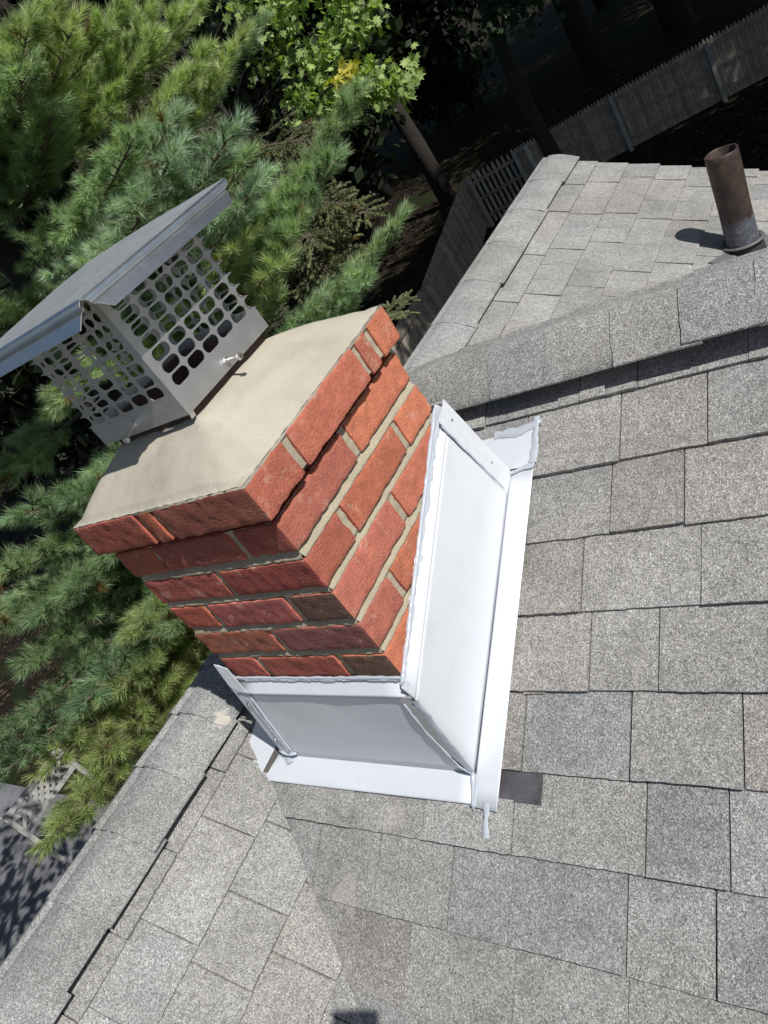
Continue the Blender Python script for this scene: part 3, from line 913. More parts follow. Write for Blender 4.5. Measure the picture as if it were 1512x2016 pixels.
# sealant beads
def bead(pts, r, seed, sub=26, name='sealant_bead'):
    rr = random.Random(seed); P_ = []
    pts = [Vector(p) for p in pts]
    for a, b in zip(pts[:-1], pts[1:]):
        m_ = max(2, int((b - a).length / 0.008))
        P_ += [a.lerp(b, k / m_) for k in range(m_)]
    P_.append(pts[-1])
    P_ = [p + Vector([0.0012 * nz(p, 60, seed + k) for k in range(3)]) for p in P_]
    R_ = [0.75 * r * (1 + 0.35 * nz(p, 45, seed) + 0.15 * rr.uniform(-1, 1)) for p in P_]
    R_[0] *= 0.4; R_[-1] *= 0.4
    b = MB(); b.tube(P_, R_, 8)
    return b.build(name, SEAL, fla, smooth=True)
bead([(0.003, -0.014, -0.390), (0.003, 0.398, -0.190)], 0.0050, 1)
bead([(-0.392, -0.003, -0.387), (0.002, -0.003, -0.387)], 0.0036, 2)
bead([(0.006, -0.006, -0.386), (0.009, -0.013, -0.425)], 0.0060, 3)
bead([(0.008, -0.0165, -0.43), (0.004, -0.019, -0.50), (0.002, -0.019, -0.597)], 0.0036, 4)
bead([(-0.018, -0.0185, -0.43), (-0.022, -0.0185, -0.50), (-0.012, -0.020, -0.590), (0.002, -0.022, -0.606)], 0.0032, 5)
bead([on_b(0.002, -0.014, 0.004), on_b(0.004, -0.040, 0.004), on_b(0.007, -0.066, 0.003)], 0.0042, 6)
bead([on_b(0.038, 0.421, 0.006), on_b(0.060, 0.428, 0.005), on_b(0.085, 0.430, 0.004), on_b(0.091, 0.462, 0.003)], 0.0045, 7)
bead([on_b(0.000, 0.497, 0.003), on_b(0.088, 0.499, 0.003), on_b(0.094, 0.508, 0.001)], 0.0050, 8)
bead([(-0.402, -0.0185, -0.60), (-0.425, -0.022, -0.601), (-0.448, -0.018, -0.596)], 0.0055, 9)
bead([(0.0165, 0.366, -0.212), (0.036, 0.392, -0.38)], 0.0022, 11)
bead([(-0.372, -0.018, -0.425), (-0.409, -0.0205, -0.590)], 0.0024, 12)
bead([(-0.395, -0.008, -0.345), (-0.380, -0.010, -0.385)], 0.0060, 13)

def smear(pts, across, wmin, wmax, seed, lift=0.0016, name='sealant_smear'):
    """flat ragged ribbon of brushed-out sealant along pts; across = direction of its width"""
    rr = random.Random(seed); P_ = []
    pts = [Vector(p) for p in pts]
    for a, b in zip(pts[:-1], pts[1:]):
        m_ = max(2, int((b - a).length / 0.005)); P_ += [a.lerp(b, k / m_) for k in range(m_)]
    P_.append(pts[-1]); ac = Vector(across).normalized(); vs = []
    d = (pts[-1] - pts[0]).normalized(); nn = d.cross(ac).normalized()
    if nn.dot(Vector((0.76, -0.55, 0.3))) < 0: nn = -nn
    n = 6
    for p in P_:
        w0 = wmin + (wmax - wmin) * (0.5 + 0.9 * nz(p, 30, seed)) + 0.0014 * rr.uniform(-1, 1)
        w1 = wmin + (wmax - wmin) * (0.5 + 0.9 * nz(p, 34, seed + 5)) + 0.0014 * rr.uniform(-1, 1)
        for k in range(n + 1):
            u = k / n
            h = lift * math.sin(math.pi * u) ** 0.6 * (1 + 0.7 * nz(p + ac * u * 0.02, 90, seed)) + 0.0006
            vs.append(p + ac * (-w0 + (w0 + w1) * u) + nn * h)
    b = MB(); b.add(vs, [(i * (n + 1) + k, i * (n + 1) + k + 1, (i + 1) * (n + 1) + k + 1, (i + 1) * (n + 1) + k) for i in range(len(P_) - 1) for k in range(n)])
    return b.build(name, SEAL, fla, smooth=True)
smear([(0.0035, -0.014, -0.394), (0.0045, 0.398, -0.194)], (0.5, 0, -1), 0.003, 0.009, 21)
smear([(-0.392, -0.0035, -0.390), (0.000, -0.0035, -0.390)], (0, -0.45, -1), 0.002, 0.006, 22)
smear([(0.009, -0.0185, -0.418), (0.002, -0.0205, -0.600)], (1, 0, 0), 0.004, 0.010, 23)
smear([(-0.380, -0.0190, -0.420), (-0.414, -0.0212, -0.592)], (1, 0, 0.2), 0.002, 0.005, 24)
smear([on_b(0.006, -0.020, 0.0035), on_b(0.008, -0.062, 0.0035)], (1, 0, 0), 0.003, 0.006, 25)
smear([on_b(0.002, 0.493, 0.0055), on_b(0.090, 0.495, 0.0055)], (0, 1, S), 0.003, 0.012, 26)
smear([on_b(0.086, 0.434, 0.0055), on_b(0.089, 0.510, 0.0055)], (1, 0, 0), 0.003, 0.009, 27)
smear([on_b(0.036, 0.424, 0.0060), on_b(0.086, 0.430, 0.0060)], (0, 1, S), 0.003, 0.008, 28)
smear([on_b(0.031, -0.055, 0.0035), on_b(0.030, -0.098, -0.001)], (1, 0, 0), 0.002, 0.007, 29)
smear([on_b(-0.445, -0.012, 0.0035), on_b(-0.425, -0.030, 0.0025)], (1, 0.4, 0.2), 0.004, 0.011, 30)

m_ = MB()
m_.add([on_b(-0.602, -0.046, -0.0045), on_b(0.121, -0.047, -0.0045), on_b(0.123, -0.0005, -0.0045), on_b(-0.592, -0.002, -0.0045),
        on_b(-0.602, -0.046, -0.006), on_b(0.121, -0.047, -0.006), on_b(0.123, -0.0005, -0.006), on_b(-0.592, -0.002, -0.006)],
       [(0, 1, 2, 3), (0, 4, 5, 1), (1, 5, 6, 2), (2, 6, 7, 3), (3, 7, 4, 0)])
tag(m_.build('metal_strip', STRIP), 'thin dark metal strip lying under the white flashing apron, ends sticking out', 'metal strip')
m_ = MB()
m_.add([on_b(0.083, 0.094, -0.003), on_b(0.120, 0.096, -0.004), on_b(0.121, 0.101, -0.004), on_b(0.083, 0.103, -0.003),
        on_b(0.083, 0.094, -0.005), on_b(0.120, 0.096, -0.006), on_b(0.121, 0.101, -0.006), on_b(0.083, 0.103, -0.005)], [(0, 1, 2, 3), (0, 4, 5, 1), (1, 5, 6, 2), (2, 6, 7, 3), (3, 7, 4, 0)], (0.30, 0.285, 0.265))
tag(m_.build('shingle_scrap', SHINGLE), 'small loose shingle sliver poking out beside the white flashing flange', 'shingle scrap')

# ------------------------------------------------------------------ vent pipe
vp = thing('vent_pipe', 'rusty brown plumbing vent pipe standing on the far roof slope', 'vent pipe', (0.048, 2.185, -0.92))
B_, T_ = Vector((0.048, 2.185, -0.95)), Vector((0.079, 2.205, -0.585))
pm = MB(); ax = (T_ - B_).normalized()
r1, r2, N = 0.0515, 0.0445, 40
a1 = ax.cross(Vector((0, 1, 0))).normalized(); a2 = ax.cross(a1)
L_ = (T_ - B_).length
rings = []
def rg(h, r, wob=0.0): return [B_ + ax * (h + wob * nz((math.cos(2 * math.pi * k / N), math.sin(2 * math.pi * k / N), h), 1.6, 3)) + r * (math.cos(2 * math.pi * k / N) * a1 + math.sin(2 * math.pi * k / N) * a2) for k in range(N)]
prof = [(0, r1)] + [(L_ * q, r1 + 0.0008 * math.sin(9 * q)) for q in (0.15, 0.3, 0.5, 0.7, 0.85, 0.95)] + [(L_ - 0.002, r1), (L_, r1 - 0.002), (L_, r2 + 0.002), (L_ - 0.003, r2), (L_ * 0.6, r2), (L_ * 0.05, r2)]
vs = []
for h, r in prof: vs += rg(h, r, 0.004 if h > L_ - 0.01 else 0)
fs = [(i * N + k, i * N + (k + 1) % N, (i + 1) * N + (k + 1) % N, (i + 1) * N + k) for i in range(len(prof) - 1) for k in range(N)]
pm.add(vs, fs); pm.build('pipe', PIPE, vp, smooth=True)
cm = MB()
def disc_ring(mb, prof):
    vs = []
    for h, r in prof: vs += rg(h, r)
    mb.add(vs, [(i * N + k, i * N + (k + 1) % N, (i + 1) * N + (k + 1) % N, (i + 1) * N + k) for i in range(len(prof) - 1) for k in range(N)])
disc_ring(cm, [(0.01, 0.066), (0.042, 0.062), (0.050, 0.060), (0.056, 0.0565), (0.052, 0.0552)])
cm.build('rubber_boot', RUBBER, vp, smooth=True)
cm = MB(); disc_ring(cm, [(0.058, 0.0555), (0.062, 0.062), (0.0605, 0.068), (0.056, 0.071), (0.053, 0.066)])
cm.build('collar', LEAD, vp, smooth=True)
bp_ = MB()
q = [(-0.035, 2.06), (0.02, 2.052), (0.20, 2.06), (0.215, 2.30), (0.03, 2.275), (-0.01, 2.22), (0.0, 2.13)]
bp_.add([(x, y, zm(x, y) + 0.010 + 0.002 * nz((x, y, 0), 20)) for x, y in q] + [(x, y, zm(x, y) + 0.002) for x, y in q],
        [tuple(range(len(q)))] + [(i, i + len(q), (i + 1) % len(q) + len(q), (i + 1) % len(q)) for i in range(len(q))])
bp_.build('base_flashing', LEAD, vp)

# ------------------------------------------------------------------ ground
gm = MB()
gm.add([(-300, -300, -6.0), (300, -300, -6.0), (300, 300, -6.0), (-300, 300, -6.0)], [(0, 1, 2, 3)])
tag(gm.build('ground', GROUND), kind='structure')
pm_ = MB(); pm_.box((-24, -9, -6.0), (-3.2, 1.9, -5.9))
tag(pm_.build('patio', CONC), kind='structure')

# ------------------------------------------------------------------ fences
def wood(r, base=(0.30, 0.26, 0.21)):
    g = r.uniform(0.75, 1.25); return tuple(g * q for q in base)
def fence(A, B, label, seed, hgt=1.55, side=1, post_every=2.4, grp='picket fences round the yard', gap=0.004, pw=0.088, rails=(0.28, 0.85, 1.36), name='picket_fence', tone=(0.35, 0.30, 0.24)):
    A, B = Vector((*A, -6.0)), Vector((*B, -6.0))
    d = (B - A); L = d.length; d.normalize(); nrm = Vector((-d.y, d.x, 0)) * side
    root = thing(name, label, 'gate' if 'gate' in name else 'fence', A.lerp(B, 0.5), grp)
    rr = random.Random(seed)
    pk = MB(); s = 0
    while s < L:
        h = hgt + rr.uniform(-0.012, 0.012); p = A + d * (s + pw / 2)
        col = wood(rr, tone)
        hw, th = pw / 2 - 0.001, 0.009
        z0 = 0.05
        out = [(-hw, z0), (hw, z0), (hw, h - 0.09), (0.012, h), (-0.012, h), (-hw, h - 0.09)]
        vs = [p + d * a + Vector((0, 0, b)) + nrm * th for a, b in out] + [p + d * a + Vector((0, 0, b)) - nrm * th for a, b in out]
        n = len(out)
        pk.add(vs, [tuple(range(n)), tuple(range(2 * n - 1, n - 1, -1))] + [(i, i + n, (i + 1) % n + n, (i + 1) % n) for i in range(n)], col)
        s += pw + gap
    pk.build('picket_boards', WOOD, root)
    for z in rails:
        rl = MB(); rl.obox(A.lerp(B, 0.5) + nrm * 0.032 + Vector((0, 0, z)), d * L / 2, nrm * 0.02, Vector((0, 0, 0.042)), wood(rr))
        rl.build('rail', WOOD, root)
    k = 0.0
    while k <= L + 0.01:
        po = MB(); p = A + d * min(k, L - 0.05)
        po.obox(p + nrm * 0.075 + Vector((0, 0, 0.74)), d * 0.05, nrm * 0.05, Vector((0, 0, 0.74)), wood(rr, (0.44, 0.41, 0.36)))
        po.build('post', WOOD, root); k += post_every
    return root
fence((-2.0, 22.45), (-9.3, 20.85), 'long weathered picket fence in deep shade, running behind the vent pipe', 1, side=1)
fence((-9.38, 20.80), (-10.75, 20.35), 'open picket gate with gaps between slats, at the corner of the shaded fence', 2, name='picket_gate', side=1, tone=(0.42, 0.385, 0.34), gap=0.075, pw=0.075, rails=(0.30, 0.82, 1.30), post_every=1.43, grp=None or 'gates in the fence')
fence((-10.85, 20.3), (-9.05, 13.5), 'shaded fence stretch seen end-on, running from the gate toward the chimney', 3, side=1)
fence((-9.0, 13.4), (-8.7, 9.5), 'partly sunlit fence stretch seen just right of the chimney top corner', 4, side=1)
la = thing('lattice_panel', 'white wooden lattice panel low at the left edge, beyond the pine', 'lattice', (-10.6, 1.55, -5.9))
lm = MB()
for k in range(-3, 4):
    for sg in (-1, 1):
        lm.obox(Vector((-10.6 + 0.006 * sg, 1.55 + k * 0.12, -5.02)), Vector((0.004, 0, 0)), Vector((0, 0.15 * sg, 0.15)), Vector((0, 0.017, -0.017 * sg)))
lm.build('lattice_strips', LATT, la)
lm = MB(); lm.box((-10.625, 1.05, -4.87), (-10.575, 2.05, -4.81)); lm.box((-10.625, 1.05, -5.23), (-10.575, 2.05, -5.17)); lm.box((-10.635, 2.05, -5.9), (-10.565, 2.12, -4.78)); lm.box((-10.635, 0.98, -5.9), (-10.565, 1.05, -4.78))
lm.build('frame', LATT, la)

# ------------------------------------------------------------------ trees
nr = np.random.default_rng(7)
def unit(v): return v / np.maximum(np.linalg.norm(v, axis=-1, keepdims=True), 1e-9)

def needle_soup(org, dirs, lens, cols, per, nl, nw, spread=(0.5, 1.05), jit=0.12):
    """every shoot: `per` thin blades fanned along its length"""
    n = len(org)
    org = np.repeat(org, per, 0); d = np.repeat(dirs, per, 0); L = np.repeat(lens, per); c = np.repeat(cols, per, 0)
    m = len(org)
    t = nr.random(m) ** 0.8
    base = org + d * (L * t)[:, None]
    rnd = unit(nr.normal(size=(m, 3)))
    perp = unit(rnd - (rnd * d).sum(1)[:, None] * d)
    a = nr.uniform(*spread, m) * (1.08 - 0.45 * t)
    dr = d * np.cos(a)[:, None] + perp * np.sin(a)[:, None]
    dr[:, 2] -= 0.10
    dr = unit(dr)
    ln = nl * nr.uniform(0.75, 1.15, m)
    side = unit(np.cross(dr, nr.normal(size=(m, 3)))) * (nw / 2)
    tip = base + dr * ln[:, None]
    V = np.stack([base - side, base + side, tip], 1).reshape(-1, 3)
    T = np.arange(m * 3).reshape(-1, 3)
    c = c * nr.uniform(0.75, 1.25, (m, 1))
    cv = np.repeat(c, 3, 0)
    return V, T, cv

def bez(A, Bm, B, n):
    t = np.linspace(0, 1, n)[:, None]
    return (1 - t) ** 2 * A + 2 * t * (1 - t) * Bm + t ** 2 * B

class Conifer:
    def __init__(s): s.o, s.d, s.l, s.c = [], [], [], []; s.wood = MB()
    def shoot(s, o, d, l, c): s.o.append(o); s.d.append(d); s.l.append(l); s.c.append(c)
    def branch(s, A, B, rr, side=0.5, ntw=26, col=((0.075, 0.125, 0.062), (0.115, 0.16, 0.055)), droop=0.25, r0=0.02, start=0.3, step=0.055, sl=0.07, lift=0.35, tipcol=None, flat=0.25):
        A, B = np.array(A, float), np.array(B, float)
        L = np.linalg.norm(B - A)
        mid = (A + B) / 2 + np.array([0, 0, -droop * L * 0.35])
        P = bez(A, mid, B, 14)
        s.wood.tube([tuple(p) for p in P], [r0 * (1 - 0.85 * k / 13) for k in range(14)], 6)
        bc = np.array(col[0]) * (1 - rr.random()) ; 
        f0 = rr.random()
        basec = np.array(col[0]) * (1 - f0) + np.array(col[1]) * f0
        for k in range(ntw):
            t = start + (1 - start) * (k + rr.random()) / ntw
            i = min(12, int(t * 13)); q = P[i] + (P[i + 1] - P[i]) * (t * 13 - i)
            ax = unit(P[min(13, i + 1)] - P[max(0, i - 1)])
            sd = np.cross(ax, [0, 0, 1]); sd = unit(sd) * (1 if k % 2 else -1)
            w_ = side * (1.05 - 0.85 * ((t - start) / (1 - start))) * rr.uniform(0.6, 1.15)
            dr = unit(ax * rr.uniform(0.55, 0.95) + sd * rr.uniform(0.45, 0.95) + np.array([0, 0, rr.uniform(-flat, flat)]))
            E = q + dr * w_ + np.array([0, 0, lift * w_ * 0.3])
            s.wood.tube([tuple(q), tuple((q + E) / 2), tuple(E)], [0.0055, 0.004, 0.0025], 4, cap=False)
            nn = max(1, int(w_ / step))
            tc = basec * rr.uniform(0.82, 1.2)
            for j in range(nn + 1):
                f = (j + 0.4) / (nn + 1)
                if f < 0.18: continue
                o = q + (E - q) * f
                jt = np.array([rr.uniform(-1, 1), rr.uniform(-1, 1), rr.uniform(-0.6, 0.9)])
                d2 = unit(dr + 0.75 * jt * (1.0 if j < nn else 0.3) + np.array([0, 0, lift * 0.5]))
                c = tc * (0.85 + 0.35 * f)
                if rr.random() < 0.018: c = np.array((0.22, 0.14, 0.05))
                s.shoot(o, d2, sl * rr.uniform(0.7, 1.3), c)
        s.shoot(P[-1], unit(P[-1] - P[-3]), sl * 1.4, basec * 1.1)
    def finish(s, root, mat, per, nl, nw, spread, wood=TWIG):
        V, T, cv = needle_soup(np.array(s.o), np.array(s.d), np.array(s.l), np.array(s.c), per, nl, nw, spread)
        tri_mesh('crown', V, T, cv, mat, root)
        s.wood.build('branches', wood, root)

# ---- the big white pine beside the house
pine = thing('white_pine_tree', 'large long-needled pine with plumed branches close behind the chimney', 'tree', (-3.81, 2.50, -6))
tk = MB()
tk.tube([(-3.81 + 0.05 * math.sin(k), 2.50 + 0.04 * math.cos(1.7 * k), -6 + k * 0.9) for k in range(14)], [0.24 - 0.013 * k for k in range(14)], 14)
tk.build('trunk', BARK, pine, smooth=True)
def tr(z): return (-3.81, 2.5, z)
cf = Conifer(); rr = random.Random(77)
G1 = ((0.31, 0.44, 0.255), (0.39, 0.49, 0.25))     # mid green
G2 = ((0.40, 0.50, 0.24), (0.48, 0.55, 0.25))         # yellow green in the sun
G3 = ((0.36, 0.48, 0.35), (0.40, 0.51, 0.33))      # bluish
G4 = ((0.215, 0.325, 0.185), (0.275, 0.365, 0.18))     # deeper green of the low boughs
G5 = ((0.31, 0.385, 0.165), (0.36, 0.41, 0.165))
BR = [ # start height, tip, side length, twigs, colour
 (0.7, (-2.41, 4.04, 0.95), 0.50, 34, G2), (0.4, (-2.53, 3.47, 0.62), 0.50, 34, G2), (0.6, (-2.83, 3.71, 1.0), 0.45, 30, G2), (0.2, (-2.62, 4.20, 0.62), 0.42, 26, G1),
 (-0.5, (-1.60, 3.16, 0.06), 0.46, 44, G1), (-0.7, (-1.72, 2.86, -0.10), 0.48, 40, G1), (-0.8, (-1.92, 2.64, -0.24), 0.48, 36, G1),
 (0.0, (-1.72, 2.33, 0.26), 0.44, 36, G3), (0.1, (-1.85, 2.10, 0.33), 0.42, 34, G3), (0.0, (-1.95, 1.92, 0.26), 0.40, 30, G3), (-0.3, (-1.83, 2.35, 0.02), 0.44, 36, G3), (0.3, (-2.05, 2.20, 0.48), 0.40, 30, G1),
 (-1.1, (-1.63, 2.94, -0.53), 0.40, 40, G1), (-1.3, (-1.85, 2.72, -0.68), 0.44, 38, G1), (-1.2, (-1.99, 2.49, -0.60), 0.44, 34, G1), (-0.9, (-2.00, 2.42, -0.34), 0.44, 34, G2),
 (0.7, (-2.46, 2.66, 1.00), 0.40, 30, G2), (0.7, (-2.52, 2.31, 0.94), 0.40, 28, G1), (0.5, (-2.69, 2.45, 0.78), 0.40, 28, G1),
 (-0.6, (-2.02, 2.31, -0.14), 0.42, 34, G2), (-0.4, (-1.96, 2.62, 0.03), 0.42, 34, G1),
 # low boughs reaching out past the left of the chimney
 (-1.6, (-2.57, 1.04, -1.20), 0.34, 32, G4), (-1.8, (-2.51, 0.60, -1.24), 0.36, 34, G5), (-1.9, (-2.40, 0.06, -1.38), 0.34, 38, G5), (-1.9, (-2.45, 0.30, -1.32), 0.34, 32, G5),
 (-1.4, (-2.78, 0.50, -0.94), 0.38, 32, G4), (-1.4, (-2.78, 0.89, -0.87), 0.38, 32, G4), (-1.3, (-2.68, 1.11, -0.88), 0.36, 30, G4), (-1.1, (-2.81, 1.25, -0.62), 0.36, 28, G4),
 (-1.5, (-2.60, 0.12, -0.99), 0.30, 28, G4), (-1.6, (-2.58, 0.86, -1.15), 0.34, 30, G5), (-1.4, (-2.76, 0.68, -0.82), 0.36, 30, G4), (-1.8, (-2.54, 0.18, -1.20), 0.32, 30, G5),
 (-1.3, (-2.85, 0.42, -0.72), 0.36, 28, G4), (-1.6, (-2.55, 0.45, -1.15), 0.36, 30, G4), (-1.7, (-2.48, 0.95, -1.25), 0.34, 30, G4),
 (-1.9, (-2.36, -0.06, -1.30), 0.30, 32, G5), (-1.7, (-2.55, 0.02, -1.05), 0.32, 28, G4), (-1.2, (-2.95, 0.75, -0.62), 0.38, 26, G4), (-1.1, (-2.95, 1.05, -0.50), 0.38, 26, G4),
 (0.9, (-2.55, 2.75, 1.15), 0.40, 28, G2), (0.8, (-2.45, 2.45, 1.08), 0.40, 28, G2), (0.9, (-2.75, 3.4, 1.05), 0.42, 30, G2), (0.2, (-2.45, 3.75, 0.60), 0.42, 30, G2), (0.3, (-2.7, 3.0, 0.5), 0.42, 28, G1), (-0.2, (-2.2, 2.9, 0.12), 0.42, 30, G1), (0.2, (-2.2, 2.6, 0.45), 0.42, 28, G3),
 # inner and shaded boughs that fill the crown
 (-0.3, (-3.0, 1.75, -0.25), 0.45, 24, G1), (0.1, (-3.1, 1.55, 0.25), 0.45, 24, G1), (-0.8, (-3.0, 1.5, -0.7), 0.45, 24, G1), (0.6, (-3.2, 1.7, 0.7), 0.45, 24, G1),
 (0.2, (-3.6, 3.6, 0.5), 0.5, 24, G1), (-0.4, (-3.3, 3.5, -0.1), 0.5, 24, G1), (0.9, (-3.3, 3.3, 1.3), 0.5, 24, G1), (-0.9, (-3.0, 3.3, -0.7), 0.5, 24, G1),
 (0.3, (-4.7, 1.6, 0.3), 0.5, 24, G1), (-0.5, (-4.6, 1.4, -0.5), 0.5, 24, G1), (-1.2, (-4.4, 1.2, -1.2), 0.5, 24, G1), (1.1, (-4.5, 1.9, 1.2), 0.5, 24, G1), (0.7, (-4.9, 3.4, 0.8), 0.5, 24, G1), (-0.2, (-4.9, 3.3, -0.2), 0.5, 24, G1),
 # boughs higher up, over the frame, that shade the heart of the tree
 (1.7, (-1.45, 1.35, 1.95), 0.55, 36, G1), (1.5, (-1.75, 0.95, 1.75), 0.55, 36, G1), (2.0, (-1.35, 1.75, 2.3), 0.55, 36, G1), (1.8, (-1.9, 1.25, 2.05), 0.55, 36, G1), (1.4, (-2.2, 1.2, 1.5), 0.5, 34, G1), (1.6, (-2.0, 1.5, 1.75), 0.55, 34, G1), (1.5, (-2.3, 0.9, 1.55), 0.5, 32, G1), (2.0, (-2.2, 2.1, 2.3), 0.55, 34, G1), (2.4, (-2.6, 1.3, 2.6), 0.5, 30, G1), (1.8, (-2.9, 0.9, 1.9), 0.5, 30, G1), (2.8, (-2.9, 2.4, 3.2), 0.5, 30, G1), (3.2, (-3.4, 1.5, 3.4), 0.45, 26, G1),
]
for z, tip, side, ntw, g in BR:
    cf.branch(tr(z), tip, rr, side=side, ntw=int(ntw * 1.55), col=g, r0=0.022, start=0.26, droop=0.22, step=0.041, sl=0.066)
cf.finish(pine, NEEDLE, 88, 0.074, 0.0032, (0.3, 0.98))

# ---- spruces behind the pine
def spruce(root_xy, tips, label, seed, col, top=4.0, r=0.14, extra=14, reach=1.5):
    x, y = root_xy
    root = thing('spruce_tree', label, 'tree', (x, y, -6), 'spruces behind the pine')
    t = MB(); t.tube([(x + 0.03 * math.sin(k), y, -6 + (top + 6) * k / 10) for k in range(11)], [r * (1 - 0.085 * k) for k in range(11)], 10)
    t.build('trunk', BARK, root, smooth=True)
    c = Conifer(); q = random.Random(seed)
    for tip in tips:
        c.branch((x, y, tip[2] + 0.25), tip, q, side=0.42, ntw=38, col=col, droop=-0.05, r0=0.02, start=0.2, step=0.045, sl=0.10, lift=-0.5, flat=0.5)
    for k in range(extra):
        a = q.uniform(0, 6.28); z = -3.5 + (top + 3) * k / extra
        L = reach * (1.1 - 0.6 * k / extra)
        c.branch((x, y, z + 0.2), (x + L * math.cos(a), y + L * math.sin(a), z - 0.15), q, side=0.42, ntw=26, col=col, droop=-0.05, r0=0.02, start=0.2, step=0.05, sl=0.10, lift=-0.5, flat=0.5)
    c.finish(root, SPRUCE, 130, 0.023, 0.0060, (0.4, 1.2))
OL = ((0.20, 0.23, 0.115), (0.25, 0.27, 0.13))
OD = ((0.11, 0.125, 0.07), (0.15, 0.15, 0.085))
spruce((-4.15, 5.05), [(-2.96, 4.67, -0.78), (-3.16, 4.47, -0.99), (-3.23, 4.91, -0.38), (-3.22, 4.23, -0.70), (-3.05, 4.55, -0.60), (-3.3, 4.3, -0.95), (-3.1, 4.8, -0.15)],
       'olive spruce with stubby drooping twigs, right of the pine plumes', 5, OL)
spruce((-5.1, 4.85), [(-3.84, 4.0, 0.94), (-3.86, 4.68, 0.88), (-3.84, 4.73, 0.33), (-4.08, 4.49, 0.75), (-4.2, 3.9, 0.6), (-4.0, 4.2, 1.2), (-4.3, 4.9, 1.4)],
       'dark brownish spruce hanging behind the top of the pine, upper left', 6, OD, top=6)

# ---- broad-leaved trees
def leaf_soup(P, D, size, cols):
    """lobed maple leaves"""
    lob = np.array([(0, -0.12), (0.30, -0.22), (0.28, 0.02), (0.62, 0.10), (0.38, 0.30), (0.52, 0.62), (0.20, 0.50), (0.0, 1.0),
                    (-0.20, 0.50), (-0.52, 0.62), (-0.38, 0.30), (-0.62, 0.10), (-0.28, 0.02), (-0.30, -0.22)])
    n, K = len(P), len(lob)
    rnd = nr.normal(size=(n, 3)); a = unit(np.cross(D, rnd)); b = unit(D); nn = np.cross(a, b)
    cup = 0.22 * np.abs(lob[:, 0])
    V = P[:, None, :] + size[:, None, None] * (lob[None, :, 0, None] * a[:, None, :] + lob[None, :, 1, None] * b[:, None, :] + cup[None, :, None] * nn[:, None, :])
    V = V.reshape(-1, 3)
    idx = []
    for k in range(1, K - 1): idx.append((0, k, k + 1))
    T = (np.arange(n)[:, None, None] * K + np.array(idx)[None]).reshape(-1, 3)
    return V, T, np.repeat(cols, K, 0)

def maple(base, clumps, label, seed, bright, trunk_r=0.12, height=9.0, n_leaf=150, size=0.085, grp='maples behind the pine', extra_clumps=()):
    q = random.Random(seed)
    root = thing('maple_tree', label, 'tree', (*base, -6), grp)
    t = MB()
    t.tube([(base[0] + 0.08 * math.sin(k * 0.9 + seed), base[1] + 0.08 * math.cos(k), -6 + height * k / 8) for k in range(9)], [trunk_r * (1 - 0.09 * k) for k in range(9)], 10)
    Ps, Ds, Cs, Ss = [], [], [], []
    for (c, r, col, m) in clumps:
        c = np.array(c, float)
        st = np.array([base[0], base[1], min(c[2] - 0.3 + q.uniform(-0.6, 0.2), -6 + height * 0.95)])
        P = bez(st, (st + c) / 2 + np.array([0, 0, 0.25]), c, 8)
        t.tube([tuple(p) for p in P], [0.03 * (1 - 0.1 * k) for k in range(8)], 5)
        k = int(n_leaf * m)
        g = nr.normal(size=(k, 3)) * np.array([r, r, r * 0.65]) * 0.55
        p = c + g
        Ps.append(p)
        out = unit(g + 1e-6); d = unit(out * 0.6 + nr.normal(size=(k, 3)) * 0.55 + np.array([0.25, -0.1, -0.55]))
        Ds.append(d)
        Cs.append(np.array(col) * nr.uniform(0.65, 1.3, (k, 1)))
        Ss.append(size * nr.uniform(0.6, 1.25, k))
        for _ in range(6):
            e = c + np.array([q.uniform(-r, r), q.uniform(-r, r), q.uniform(-r, r) * 0.6]) * 0.6
            t.tube([tuple(c), tuple(e)], [0.006, 0.003], 4, cap=False)
    t.build('trunk', BARK, root)
    V, T, cv = leaf_soup(np.concatenate(Ps), np.concatenate(Ds), np.concatenate(Ss), np.concatenate(Cs))
    tri_mesh('crown', V, T, cv, MAPLE, root)
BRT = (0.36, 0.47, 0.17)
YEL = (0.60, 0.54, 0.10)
maple((-6.2, 7.6), [((-3.80, 7.23, 0.33), 0.30, BRT, 1), ((-4.14, 7.0, 0.30), 0.26, BRT, 1), ((-3.72, 7.23, -0.33), 0.25, BRT, 1), ((-3.84, 6.96, -0.10), 0.22, BRT, .8), ((-4.40, 6.83, 0.05), 0.24, BRT, .9),
     ((-4.06, 7.03, -0.22), 0.22, BRT, .8), ((-3.74, 6.55, 0.02), 0.11, YEL, .3), ((-3.72, 7.4, 0.55), 0.26, BRT, 1), ((-4.19, 6.95, 0.8), 0.26, BRT, .9), ((-4.5, 7.2, 1.1), 0.4, BRT, 1.2), ((-4.25, 6.9, -0.22), 0.2, BRT, .7),
     ((-3.6, 7.4, 0.9), 0.4, BRT, 1.2), ((-4.6, 7.0, 0.5), 0.3, (0.11, 0.16, 0.04), .9)],
     'bright green maple with one yellow leaf tuft, sunlit above the pine tip', 3, True, n_leaf=170, size=0.078, trunk_r=0.07)
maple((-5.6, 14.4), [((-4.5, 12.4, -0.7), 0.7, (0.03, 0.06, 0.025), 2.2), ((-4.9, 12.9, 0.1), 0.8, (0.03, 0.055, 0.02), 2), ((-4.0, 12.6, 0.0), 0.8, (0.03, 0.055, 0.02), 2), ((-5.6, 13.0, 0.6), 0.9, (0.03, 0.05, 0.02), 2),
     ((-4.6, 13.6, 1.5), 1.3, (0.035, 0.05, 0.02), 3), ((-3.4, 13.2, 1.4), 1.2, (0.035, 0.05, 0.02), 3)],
     'shaded maple bough hanging dark green at the top centre of the view', 8, False, trunk_r=0.2, n_leaf=150, size=0.10)

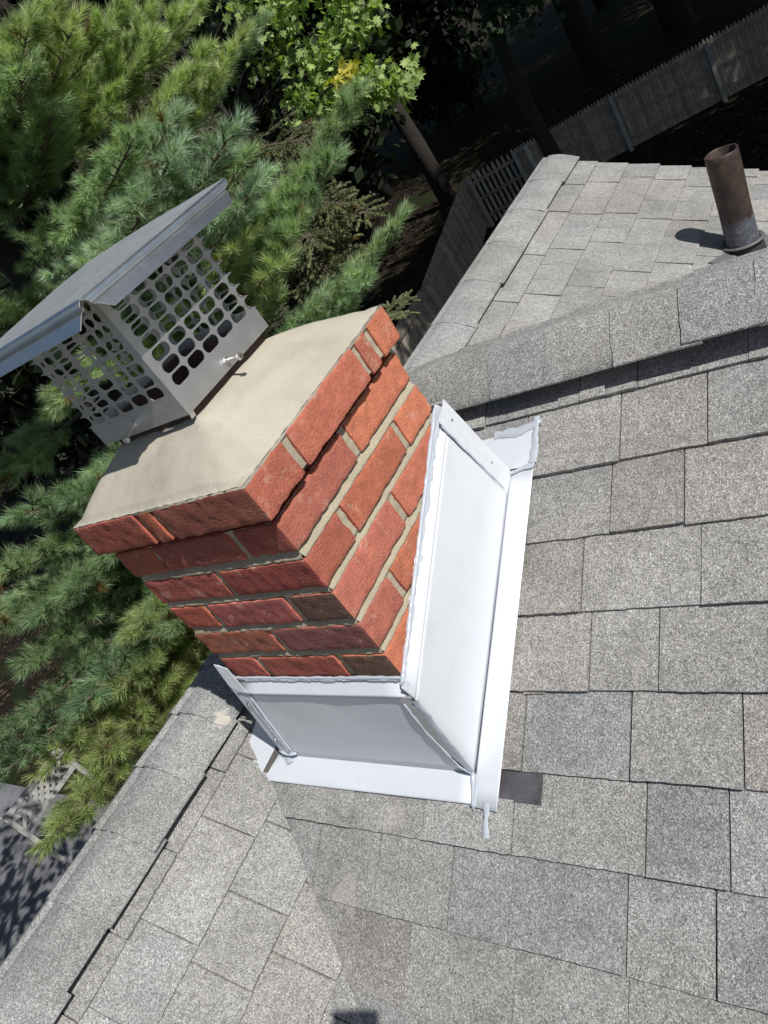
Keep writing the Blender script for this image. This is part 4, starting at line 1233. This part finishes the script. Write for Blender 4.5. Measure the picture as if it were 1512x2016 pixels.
def wood_tree(base, label, seed, crown_z, crown_r, crown_h, trunk_r, n=11000, col=(0.022, 0.034, 0.014), lean=(0, 0), leaf=0.34, name='woodland_tree', group='tall trees of the dark wood'):
    q = random.Random(seed)
    root = thing(name, label, 'tree', (*base, -6), group)
    t = MB(); H = crown_z + crown_h * 0.8 + 6
    t.tube([(base[0] + lean[0] * k / 8 + 0.1 * math.sin(k + seed), base[1] + lean[1] * k / 8 + 0.1 * math.cos(1.3 * k), -6.05 + H * k / 8) for k in range(9)], [trunk_r * (1.15 - 0.12 * k) for k in range(9)], 12)
    cx, cy = base[0] + lean[0] * 0.6, base[1] + lean[1] * 0.6
    g = np.random.default_rng(seed)
    # clumps through the crown, then leaf sprays in every clump
    nc = 46
    u = unit(g.normal(size=(nc, 3))) * (g.random((nc, 1)) ** 0.45)
    cen = np.array([cx, cy, crown_z + crown_h / 2]) + u * np.array([crown_r, crown_r, crown_h / 2])
    for k in range(0, nc, 4):
        c = cen[k]; z0 = max(crown_z - 1.0, c[2] - 1.6)
        t.tube([(cx, cy, z0), tuple((np.array([cx, cy, z0]) + c) / 2 + np.array([0, 0, 0.2])), tuple(c)], [trunk_r * 0.3, trunk_r * 0.2, trunk_r * 0.06], 5)
    t.build('trunk', BARK, root, smooth=True)
    idx = g.integers(0, nc, n)
    p = cen[idx] + g.normal(size=(n, 3)) * np.array([0.30, 0.30, 0.20]) * crown_r * 0.62
    a = unit(g.normal(size=(n, 3))); b = unit(np.cross(a, g.normal(size=(n, 3))))
    s_ = leaf * g.uniform(0.6, 1.3, n)[:, None]
    V = np.stack([p - a * s_ * 0.5, p + b * s_ * 0.32, p + a * s_ * 0.5, p - b * s_ * 0.32], 1).reshape(-1, 3)
    T = np.arange(4 * n).reshape(-1, 4)
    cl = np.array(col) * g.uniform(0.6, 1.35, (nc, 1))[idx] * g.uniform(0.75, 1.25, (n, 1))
    tri_mesh('crown', V, T, np.repeat(cl, 4, 0), DARKLEAF, root)

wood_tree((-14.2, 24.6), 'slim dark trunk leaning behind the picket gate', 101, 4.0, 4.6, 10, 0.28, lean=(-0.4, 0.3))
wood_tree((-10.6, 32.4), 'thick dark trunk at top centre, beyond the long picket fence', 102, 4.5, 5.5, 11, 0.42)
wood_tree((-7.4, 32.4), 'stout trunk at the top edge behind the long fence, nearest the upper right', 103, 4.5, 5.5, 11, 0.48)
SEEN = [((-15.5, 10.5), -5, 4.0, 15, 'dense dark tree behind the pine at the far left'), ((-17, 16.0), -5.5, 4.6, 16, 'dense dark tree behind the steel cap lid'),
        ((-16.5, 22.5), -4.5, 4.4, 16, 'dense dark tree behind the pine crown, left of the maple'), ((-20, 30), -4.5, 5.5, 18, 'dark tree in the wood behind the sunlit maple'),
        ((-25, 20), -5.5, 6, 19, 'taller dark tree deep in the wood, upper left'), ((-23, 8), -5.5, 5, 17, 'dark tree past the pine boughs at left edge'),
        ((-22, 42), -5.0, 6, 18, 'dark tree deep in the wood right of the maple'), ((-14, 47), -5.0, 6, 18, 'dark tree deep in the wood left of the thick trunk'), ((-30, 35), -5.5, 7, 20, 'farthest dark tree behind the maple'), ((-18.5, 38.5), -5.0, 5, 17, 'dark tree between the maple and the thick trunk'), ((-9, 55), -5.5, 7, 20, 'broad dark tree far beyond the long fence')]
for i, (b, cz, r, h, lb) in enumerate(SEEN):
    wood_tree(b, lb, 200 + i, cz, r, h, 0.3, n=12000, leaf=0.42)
SHADE = [((5.2, 11.8), 1.0, 4.2, 16, 'unseen tall dark tree right of the house, added to shade the fence by the chimney'), ((6.5, 17.5), 0.0, 4.8, 18, 'unseen tall dark tree right of the frame, added to shade the picket gate'),
         ((4.5, 24.0), -2.0, 5.0, 20, 'unseen tall dark tree at the right end of the long fence, added for shade'), ((7.0, 31.0), -2.0, 5.6, 25, 'unseen tallest dark tree beyond the right end of the fence, added for shade'),
         ((1.0, 33.0), 1.0, 5.4, 22, 'unseen tall dark tree behind the right end of the fence, added for shade'), ((8.0, 41.0), -2.0, 6.5, 27, 'unseen broad dark tree far back to the right of the fence, added for shade'),
         ((-1.0, 46.0), -1.0, 6.5, 24, 'unseen broad dark tree behind the long fence, added to shade the wood'), ((0.5, 14.0), 4.0, 3.8, 12, 'unseen dark tree between the house and the fence, added to shade the back yard')]
for i, (b, cz, r, h, lb) in enumerate(SHADE):  # out-of-frame trees, added only to cast shade on yard, fence and wood
    wood_tree(b, lb, 300 + i, cz, r, h, 0.26, n=13000, leaf=0.46, group='trees added round the yard to cast shade')

# ------------------------------------------------------------------ the phone that takes the picture: its shadow falls at the foot of the view
ph = thing('phone', 'black phone above the roof, casting the small square shadow at the bottom edge', 'phone', (0.765, -0.545, 0.331))
rt, upv, bk = Vector(CR[0]), -Vector(CR[1]), -Vector(CR[2])
cp = Vector((0.7652, -0.5448, 0.3305)) - rt * 0.0275 - upv * 0.049 + bk * 0.0075
m_ = MB(); m_.obox(cp, rt * 0.0375, upv * 0.0755, bk * 0.004); m_.build('phone_body', DARKP, ph, bevel=0.003)
m_ = MB(); m_.obox(cp + bk * 0.0046, rt * 0.0345, upv * 0.0715, bk * 0.0004); m_.build('screen', plain('dark_glass', (0.01, 0.01, 0.012), 0.1), ph)

wood_tree((-6.2, -1.6), 'dark tree added left of the frame so its shade dapples the patio', 411, -3.2, 2.6, 6.5, 0.15, n=2600, leaf=0.22, group='trees added round the yard to cast shade')  # tree added beyond the left edge to dapple the patio with shade
